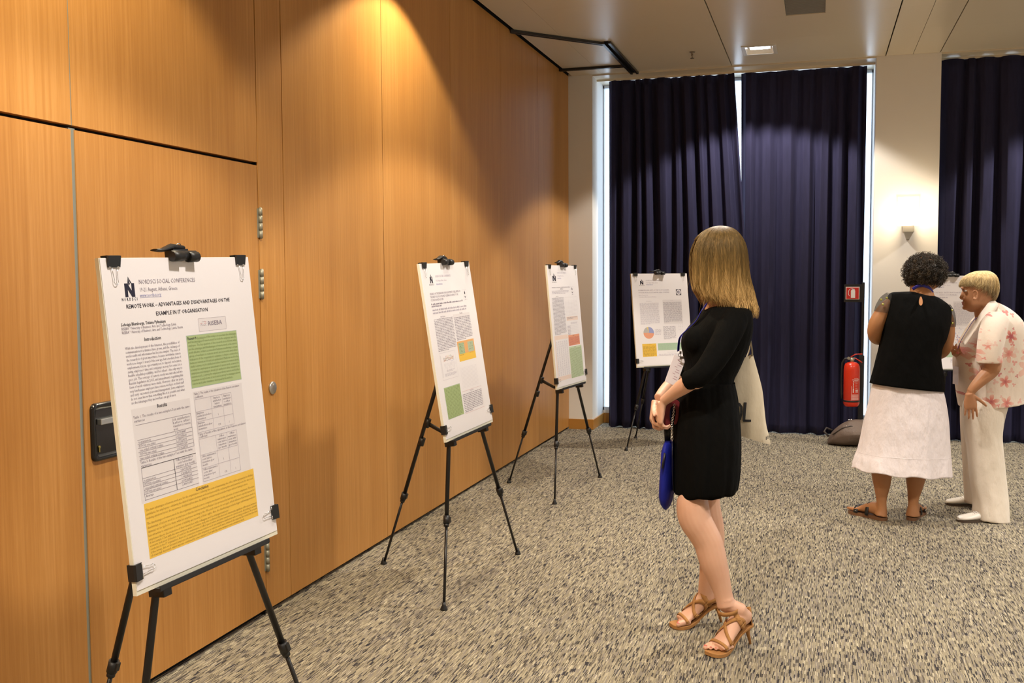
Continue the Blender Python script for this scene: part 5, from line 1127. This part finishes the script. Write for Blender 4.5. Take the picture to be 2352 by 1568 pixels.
# ======================================================== short-haired woman in the floral blouse
F = Fig(zp(2265, 1198, 0)); F.D = 6.22
Wp = thing('person', 'woman with short blonde hair in a floral cream blouse and cream trousers', 'person', (3.33, 6.75, 0))
SK3 = skin('warm_skin', (.50, .25, .13), (.42, .19, .09))
b = MB()
head(b, F, [(2216, 711, 2234, 714, .014, 0), (2213, 708, 2246, 712, .034, 0), (2212.5, 703, 2262, 706, .046, 0), (2212.8, 697, 2272, 700, .054, 0), (2212.6, 690, 2278, 693, .059, 0), (2212.6, 682, 2282, 684, .065, 0), (2212.4, 674, 2285, 676, .070, 0), (2211.8, 667, 2287, 668, .073, 0), (2209.6, 658, 2288, 659, .075, 0), (2209.5, 648, 2287, 649, .075, 0), (2213, 638, 2284, 639, .07, 0), (2222, 632, 2276, 632, .055, 0), (2238, 628, 2262, 628, .022, 0)])
M_jaw = Matrix((RH, NF, ZZ)).transposed()
b.tube([F.p(2213, 668, 0), F.p(2209.5, 677, 0), F.p(2207, 683.5, 0), F.p(2210.5, 687.5, 0)], [.007, .0085, .0095, .007], 12, hint=NF)
for sg in (-1, 1): b.ell(F.p(2211.5, 685.8, sg*.010), (.008, .006, .006), Matrix((RH, NF, ZZ)).transposed())
b.tube([F.p(2213, 693.8, -.018), F.p(2211, 693.2, 0), F.p(2213, 693.8, .018)], [.004, .0058, .004], 8); b.tube([F.p(2213.6, 698, -.016), F.p(2211.9, 698, 0), F.p(2213.6, 698, .016)], [.004, .006, .004], 8)
b.ell(F.p(2216.5, 706.5, 0), (.016, .018, .013), Matrix((RH, NF, ZZ)).transposed())
b.tube([F.p(2211.6, 661.5, -.045), F.p(2209.3, 660.5, -.015), F.p(2209.3, 660.5, .015), F.p(2211.6, 661.5, .045)], [.006, .0075, .0075, .006], 8)
b.ell(F.p(2234, 704, 0), (.048, .040, .034), M_jaw); b.ell(F.p(2240, 694, 0), (.06, .056, .04), M_jaw)
for sg in (-1, 1):   # ears
    pts = []
    for k in range(11):
        a = radians(-60)+radians(290)*k/10; pts.append(F.p(2239.5+6.2*sin(a), 676-10.5*cos(a)*1.0+1, sg*(.077+.006*sin(a))))
    b.tube(pts, [.0042]*8+[.0045, .006, .005], 8); b.ell(F.p(2239.5, 677, sg*.071), (.012, .005, .024), Matrix((RH, NF, ZZ)).transposed()); b.ell(F.p(2237, 686, sg*.074), (.007, .006, .010), Matrix((RH, NF, ZZ)).transposed())
limb(F, b, [(2256, 694, 0, 21), (2258, 706, 0, 20.5), (2262, 722, 0, 22), (2270, 745, 0, 26)])
b.rings(body_rings(F, [(2250, 730, 2294, 712, .06, 0), (2238, 752, 2312, 728, .13, 0), (2222, 785, 2330, 760, .15, 0), (2212, 820, 2336, 800, .15, 0), (2216, 870, 2325, 860, .13, 0), (2220, 915, 2305, 905, .11, 0)]))
limb(F, b, [(2284, 738, -.15, 24), (2278, 770, -.195, 22), (2276, 810, -.215, 20.5), (2280, 838, -.22, 19), (2274, 852, -.21, 18), (2258, 868, -.218, 15), (2241, 885, -.220, 12), (2229, 900, -.216, 9.5)])
limb(F, b, [(2284, 738, .15, 24), (2272, 775, .19, 21), (2258, 815, .20, 19), (2240, 838, .18, 16), (2222, 832, .10, 12), (2212, 822, .02, 9)])
b.tube([F.p(2232, 896, -.218), F.p(2227.5, 904, -.214), F.p(2225, 912, -.212)], [.0225, .0220, .024], 16)
hand(b, F.p(2227, 903, -.221), -ZZ*.95+RH*.10+NF*.02, RH*.15+NF*.95, RH*1.0, .98, ((.04, .12, .1), (.05, .14, .1), (.05, .14, .1), (.08, .2, .1)), tcurl=(.2, .2), spread=.07)
hand(b, F.p(2212, 822, .02), -RH*.5+ZZ*.3-NF*.3, NF*.4+RH*.5, ZZ, .85, ((.6, .8, .5),)*4)
vlimb(F, b, [(920, 2230, 2296, -.08), (1000, 2236, 2290, -.09), (1100, 2246, 2290, -.10), (1160, 2256, 2288, -.105), (1185, 2262, 2290, -.11)])
vlimb(F, b, [(920, 2222, 2285, .10), (1000, 2222, 2275, .13), (1100, 2226, 2264, .18), (1150, 2228, 2258, .20)])
voxel(b.build('body', SK3, Wp), .0036, 3)
b = MB(); M3 = Matrix((RH, NF, ZZ)).transposed()
for sg in (-1, 1):
    b = MB(); e = F.p(2217.2, 667.8, sg*.030); b.ell(e, (.0105, .0110, .0052), M3); b.ell(F.p(2213.8, 668.4, sg*.031), (.0030, .0060, .0042), M3, mi=1); b.build('eye', [mat('eye_white'), mat('iris_grey', (.10, .12, .14), .2)], Wp)
    b = MB(); b.tube([F.p(2211.8, 665.6, sg*.020), F.p(2212.3, 664.8, sg*.032), F.p(2216.5, 666.2, sg*.045)], [.0014, .0018, .0012], 6); b.build('eyelid', skin('lid_skin', (.34, .15, .08), (.30, .13, .07)), Wp)
    b = MB(); b.tube([F.p(2209.4, 659.6, sg*.018), F.p(2210.2, 657.8, sg*.035), F.p(2215, 659, sg*.052)], [.0012, .0014, .0010], 6); b.build('eyebrow', mat('light_brow', (.36, .23, .12), .8), Wp)
b = MB(); b.tube([F.p(2212.8, 694.6, -.017), F.p(2210.4, 694.4, 0), F.p(2212.8, 694.6, .017)], [.0025, .0052, .0025], 8); b.tube([F.p(2213.2, 697.8, -.015), F.p(2211.2, 698.2, 0), F.p(2213.2, 697.8, .015)], [.0025, .0052, .0025], 8); b.build('lips', mat('lips_dark', (.42, .13, .12), .4), Wp)
# cropped hair
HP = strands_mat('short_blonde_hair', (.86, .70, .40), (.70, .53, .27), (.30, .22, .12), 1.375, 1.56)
PR = cat([(2262, 621.5, 2266, 621.5, .004, 0), (2242, 623, 2274, 623.5, .030, 0), (2226, 629, 2283, 630, .060, 0), (2213, 639, 2289, 640, .077, 0), (2207.5, 650, 2291, 651, .0825, 0), (2205.8, 659, 2291.5, 661, .084, 0), (2208, 668, 2290.5, 671, .082, 0), (2212, 676, 2288, 680, .079, 0), (2218, 684, 2284, 688, .074, 0), (2224, 690, 2280, 696, .068, 0)], 6)
def pend(th):
    a = abs(((th % (2*pi))-pi))           # 0 at the face, pi at the nape
    if a < .95: return .53+.03*sin(9*th)
    if a < 1.55: return .53+(a-.95)/.6*.07
    if a < 2.0: return .60+(a-1.55)/.45*.16
    return .76+min(1, (a-2.0)/.8)*.24
b = hair_mass(F, PR, pend, lambda th, tt: False, 3600, random.Random(8), .0008, 10, .02, .985, 0, .35)
b.build('hair', HP, Wp)
# blouse
FLO = mat('floral_cotton', rough=.8, spec=.2); t = NT(FLO); p = t.pos()
mp = t.n('ShaderNodeVectorMath', operation='DOT_PRODUCT'); t.l(p, mp.inputs[0]); mp.inputs[1].default_value = tuple(RH); sp = t.n('ShaderNodeSeparateXYZ'); t.l(p, sp.inputs[0])
def flower(scale, off, rad, pet, seed):
    cb = t.n('ShaderNodeCombineXYZ'); t.l(t.math('ADD', mp.outputs['Value'], off), cb.inputs[0]); t.l(t.math('ADD', sp.outputs[2], off*1.7), cb.inputs[1])
    vo = t.n('ShaderNodeTexVoronoi', voronoi_dimensions='2D'); vo.inputs['Scale'].default_value = scale; vo.inputs['Randomness'].default_value = .95; t.l(cb.outputs[0], vo.inputs['Vector'])
    df = t.n('ShaderNodeVectorMath', operation='SUBTRACT'); t.l(cb.outputs[0], df.inputs[0]); t.l(vo.outputs['Position'], df.inputs[1]); s2 = t.n('ShaderNodeSeparateXYZ'); t.l(df.outputs[0], s2.inputs[0])
    cs = t.n('ShaderNodeSeparateXYZ'); t.l(vo.outputs['Color'], cs.inputs[0])
    an = t.math('ARCTAN2', s2.outputs[1], s2.outputs[0]); an = t.math('ADD', t.math('MULTIPLY', an, pet), t.math('MULTIPLY', cs.outputs[0], 6.28))
    wv = t.math('ADD', t.math('MULTIPLY', t.math('ABSOLUTE', t.math('SINE', an)), .75), .25)
    R_ = t.math('MULTIPLY', t.math('MULTIPLY', wv, rad), t.math('ADD', cs.outputs[1], .45))
    d = t.math('ADD', vo.outputs['Distance'], t.math('MULTIPLY', t.math('SUBTRACT', t.noise(p, 70, 2), .5), .16))
    return t.math('SUBTRACT', R_, d), vo.outputs['Distance'], cs.outputs[2]
m1, dd1, c1 = flower(7.5, .31, .36, 2.5, 1); m2, dd2, c2 = flower(17, .77, .27, 1.5, 2)
a1 = t.math('GREATER_THAN', m1, 0.0); a2 = t.math('GREATER_THAN', m2, 0.02)
col1 = t.ramp(t.math('ADD', dd1, t.math('MULTIPLY', c1, .25)), [(.08, (.42, .03, .06)), (.22, (.70, .20, .16)), (.40, (.80, .50, .42))]); col2 = t.ramp(c2, [(.2, (.45, .05, .10)), (.6, (.75, .28, .25)), (.9, (.80, .60, .52))])
basec = t.mix(t.noise(p, 5, 3), (.82, .73, .63), (.80, .68, .60))
cc_ = t.mix(t.math('MULTIPLY', a1, .85), basec, col1); cc_ = t.mix(t.math('MULTIPLY', t.math('MULTIPLY', a2, .8), t.math('GREATER_THAN', c2, .35)), cc_, col2); t.color(cc_)
t.bump(t.noise(t.mapping(p, (1, 1, .5)), 12, 4), .35, .02)
b = MB(); b.rings(body_rings(F, [(2250, 727, 2283, 692, .058, 0), (2245, 735, 2296, 698, .105, 0), (2237, 748, 2312, 709, .155, 0), (2226, 766, 2330, 726, .182, 0), (2214, 786, 2342, 744, .190, 0), (2205, 803, 2350, 768, .190, 0), (2198, 820, 2354, 800, .188, 0), (2197, 840, 2356, 835, .186, 0), (2200, 864, 2358, 866, .186, 0), (2204, 888, 2352, 895, .188, 0), (2208, 912, 2343, 911, .192, 0), (2213, 936, 2341, 919, .196, 0)], power=2.6, n=60, wave=lambda q, th: 1+.007*sin(7*th+q*9)*q))
for sg in (-1, 1):
    C_ = cat([(2290, 735, sg*.13, 27), (2282, 756, sg*.175, 29), (2276, 786, sg*.205, 28), (2273, 812, sg*.215, 27.5), (2272, 834, sg*.218, 27)], 4)
    if sg > 0: C_ = cat([(2290, 735, .13, 27), (2276, 762, .175, 28), (2262, 800, .20, 26), (2250, 826, .20, 24)], 4)
    b.tube([F.p(a_, b_, c_) for a_, b_, c_, r in C_], [F.m(r) for a_, b_, c_, r in C_], 30, hint=NF)
bl = voxel(b.build('blouse', FLO, Wp), .006, 5)
b = MB(); C_ = cat([(2282, 690, -.015), (2272, 700, -.052), (2260, 716, -.066), (2250, 730, -.072), (2240, 748, -.10), (2228, 770, -.125), (2214, 792, -.125)], 5)
e0 = [F.p(x-3, y-3, z-.012) for x, y, z in C_]; wd_ = [3+15*sin(pi*min(1, .25+i/len(C_))) for i in range(len(C_))]; e1 = [F.p(x+w_*.8, y+w_*.75, z-.028-.0012*w_) for (x, y, z), w_ in zip(C_, wd_)]
em = [(a_+c_)/2-NF*.008 for a_, c_ in zip(e0, e1)]
b.rings([e0, em, e1], closed=False); CRM = fabric('cream_collar', (.82, .74, .66), (.80, .71, .62), .8, 30, .2); o = b.build('collar', CRM, bl); md = o.modifiers.new('t', 'SOLIDIFY'); md.thickness = .004; md.offset = 1
b = MB(); b.cyl(F.p(2200, 810, -.10), F.p(2199, 810, -.106), .008, 14); b.build('button', mat('pink_button', (.6, .18, .15), .3), bl)
b = MB(); C_ = cat([(2247, 729, -.066), (2238, 738, -.078), (2226, 757, -.085), (2212, 780, -.08), (2204, 800, -.06)], 5); b.tube([F.p(x-4, y+.5, z) for x, y, z in C_], [(.0015, .0085)]*len(C_), 8, hint=RH); b.build('lanyard', BLUE, Wp)
b = MB(); c0 = F.p(2195, 862, -.02); b.box(c0, (.0018, .075, .11), Matrix((RH, NF, ZZ)).transposed()); b.build('name_badge', mat('badge_paper'), Wp)
b = MB(); b.torus(F.p(2226, 938, -.214), .0095, .0012, Matrix((RH, NF, ZZ)).transposed(), 16, 6); b.build('ring', mat('gold', (.8, .55, .2), .2, 1.0), Wp)
# trousers
CT = fabric('cream_trousers', (.78, .70, .60), (.72, .64, .54), .85, 20, .35, .004)
def crease(t_, th): return 1+.018*sin(5*th+6*t_)*t_+.012*sin(9*th-9*t_)
def leg_(rows, hem):
    rr_ = body_rings(F, rows, n=48, k=4, wave=crease); c = sum(rr_[-1], Vector())/48
    for j in range(48): rr_[-1][j] = rr_[-1][j]+ZZ*(hem*(-cos(2*pi*j/48)))
    return rr_
b = MB(); R1 = leg_([(2232, 895, 2318, 895, .09, -.06), (2217, 925, 2312, 925, .105, -.075), (2214, 960, 2303, 960, .10, -.09), (2220, 1000, 2298, 1000, .092, -.095), (2226, 1040, 2301, 1040, .09, -.10), (2231, 1100, 2306, 1100, .092, -.105), (2238, 1145, 2310, 1145, .098, -.11), (2238, 1180, 2312, 1180, .104, -.115), (2239, 1192, 2313, 1192, .106, -.115)], .014)
b.rings(R1, (True, False)); R2_ = leg_([(2226, 895, 2318, 895, .09, .06), (2211, 925, 2306, 925, .105, .09), (2210, 960, 2296, 960, .10, .11), (2211, 1000, 2288, 1000, .09, .13), (2214, 1050, 2284, 1050, .09, .16), (2216, 1100, 2280, 1100, .09, .185), (2219, 1134, 2278, 1134, .095, .20), (2221, 1150, 2278, 1150, .097, .205)], -.012)
b.rings(R2_, (True, False)); o = b.build('trousers', CT, Wp); md = o.modifiers.new('t', 'SOLIDIFY'); md.thickness = .003; md.offset = -1
WSH = mat('white_leather', (.80, .76, .70), .35)
for hl, dr in ((zp(2292, 1197, 0)+NF*.03, -RH*.97-NF*.12), (zp(2262, 1160, 0), -RH*.97+NF*.1)):
    hl = Vector(hl); d = dr.normalized(); d.z = 0; s = Vector((-d.y, d.x, 0)); f = MB()
    sec = cat([(-.022, .035, .018, .026), (-.008, .040, .032, .034), (.04, .042, .034, .036), (.09, .040, .035, .033), (.14, .031, .041, .024), (.19, .025, .044, .018), (.225, .022, .036, .014), (.245, .019, .015, .008)], 4)
    f.rings([[hl+d*a+ZZ*z+s*(hw*cos(2*pi*j/18))+ZZ*(hh*sin(2*pi*j/18)) for j in range(18)] for a, z, hw, hh in sec]); sh_ = f.build('shoe', WSH, Wp)
    f = MB(); f.rings([[hl+d*a+s*(hw+.002)+ZZ*.012, hl+d*a-s*(hw+.002)+ZZ*.012, hl+d*a-s*(hw+.001), hl+d*a+s*(hw+.001)] for a, z, hw, hh in sec], smooth=False); f.build('sole', mat('dark_sole', (.08, .055, .04), .6), sh_)
    f = MB()
    for k in range(7): f.tube([hl+d*(.12+.012*k)+s*(-.012)+ZZ*(.064-.0045*k), hl+d*(.125+.012*k)+s*(.022)+ZZ*(.060-.0045*k)], .0012, 5)
    f.build('stitching', mat('stitch', (.45, .42, .38), .8), sh_)

# ---------------------------------------------------------------- taupe handbag on the floor
HB = thing('handbag', 'slouchy taupe leather handbag lying on the carpet below the fire extinguisher', 'bag', (2.66, 9.33, 0))
TL = fabric('taupe_leather', (.155, .115, .092), (.125, .09, .072), .5, 14, .5, .004)
b = MB(); rows = [(2.43, .012, .02, .02), (2.455, .05, .07, .045), (2.50, .075, .11, .075), (2.56, .10, .135, .098), (2.63, .115, .145, .112), (2.70, .118, .145, .115), (2.78, .11, .14, .11), (2.85, .09, .12, .09), (2.90, .05, .06, .05)]
rs = []
for (x, z, hy, hz) in cat(rows, 4):
    ring = []
    for j in range(28):
        a = 2*pi*j/28; yy = hy*cos(a)*(1.0-.30*max(0, sin(a))); zz = z+hz*sin(a)*(1-.0); zz = max(zz, .002)
        w_ = 1+.05*sin(3*a+x*30)+.03*sin(5*a-x*17); ring.append(Vector((x, 9.33+yy*w_+.02*sin(x*9), zz*(.96+.04*w_))))
    rs.append(ring)
b.rings(rs); voxel(b.build('leather_body', TL, HB), .006, 4)
b = MB(); b.tube([(2.47, 9.245, .10), (2.55, 9.225, .165), (2.62, 9.225, .185), (2.72, 9.225, .16), (2.79, 9.22, .08), (2.80, 9.215, .05)], .005, 8); b.build('seam_piping', mat('dark_piping', (.05, .04, .035), .5), HB)
b = MB(); b.tube([(2.44, 9.40, .06), (2.40, 9.42, .10), (2.42, 9.44, .13), (2.47, 9.44, .11)], .009, 8); b.tube([(2.70, 9.33, .22), (2.78, 9.38, .235), (2.86, 9.36, .20), (2.90, 9.33, .12)], .009, 8); b.build('handle', mat('dark_piping'), HB)
b = MB(); b.ell((2.605, 9.30, .228), (.008, .008, .008)); b.ell((2.625, 9.30, .230), (.008, .008, .008)); b.ell((2.585, 9.225, .182), (.006, .006, .006)); b.build('studs', CHROME, HB)
b = MB(); b.tube([(2.73, 9.205, .075), (2.79, 9.20, .06)], [(.006, .018), (.006, .022)], 10, hint=ZZ); b.build('side_pocket_slit', mat('dark_gap'), HB)
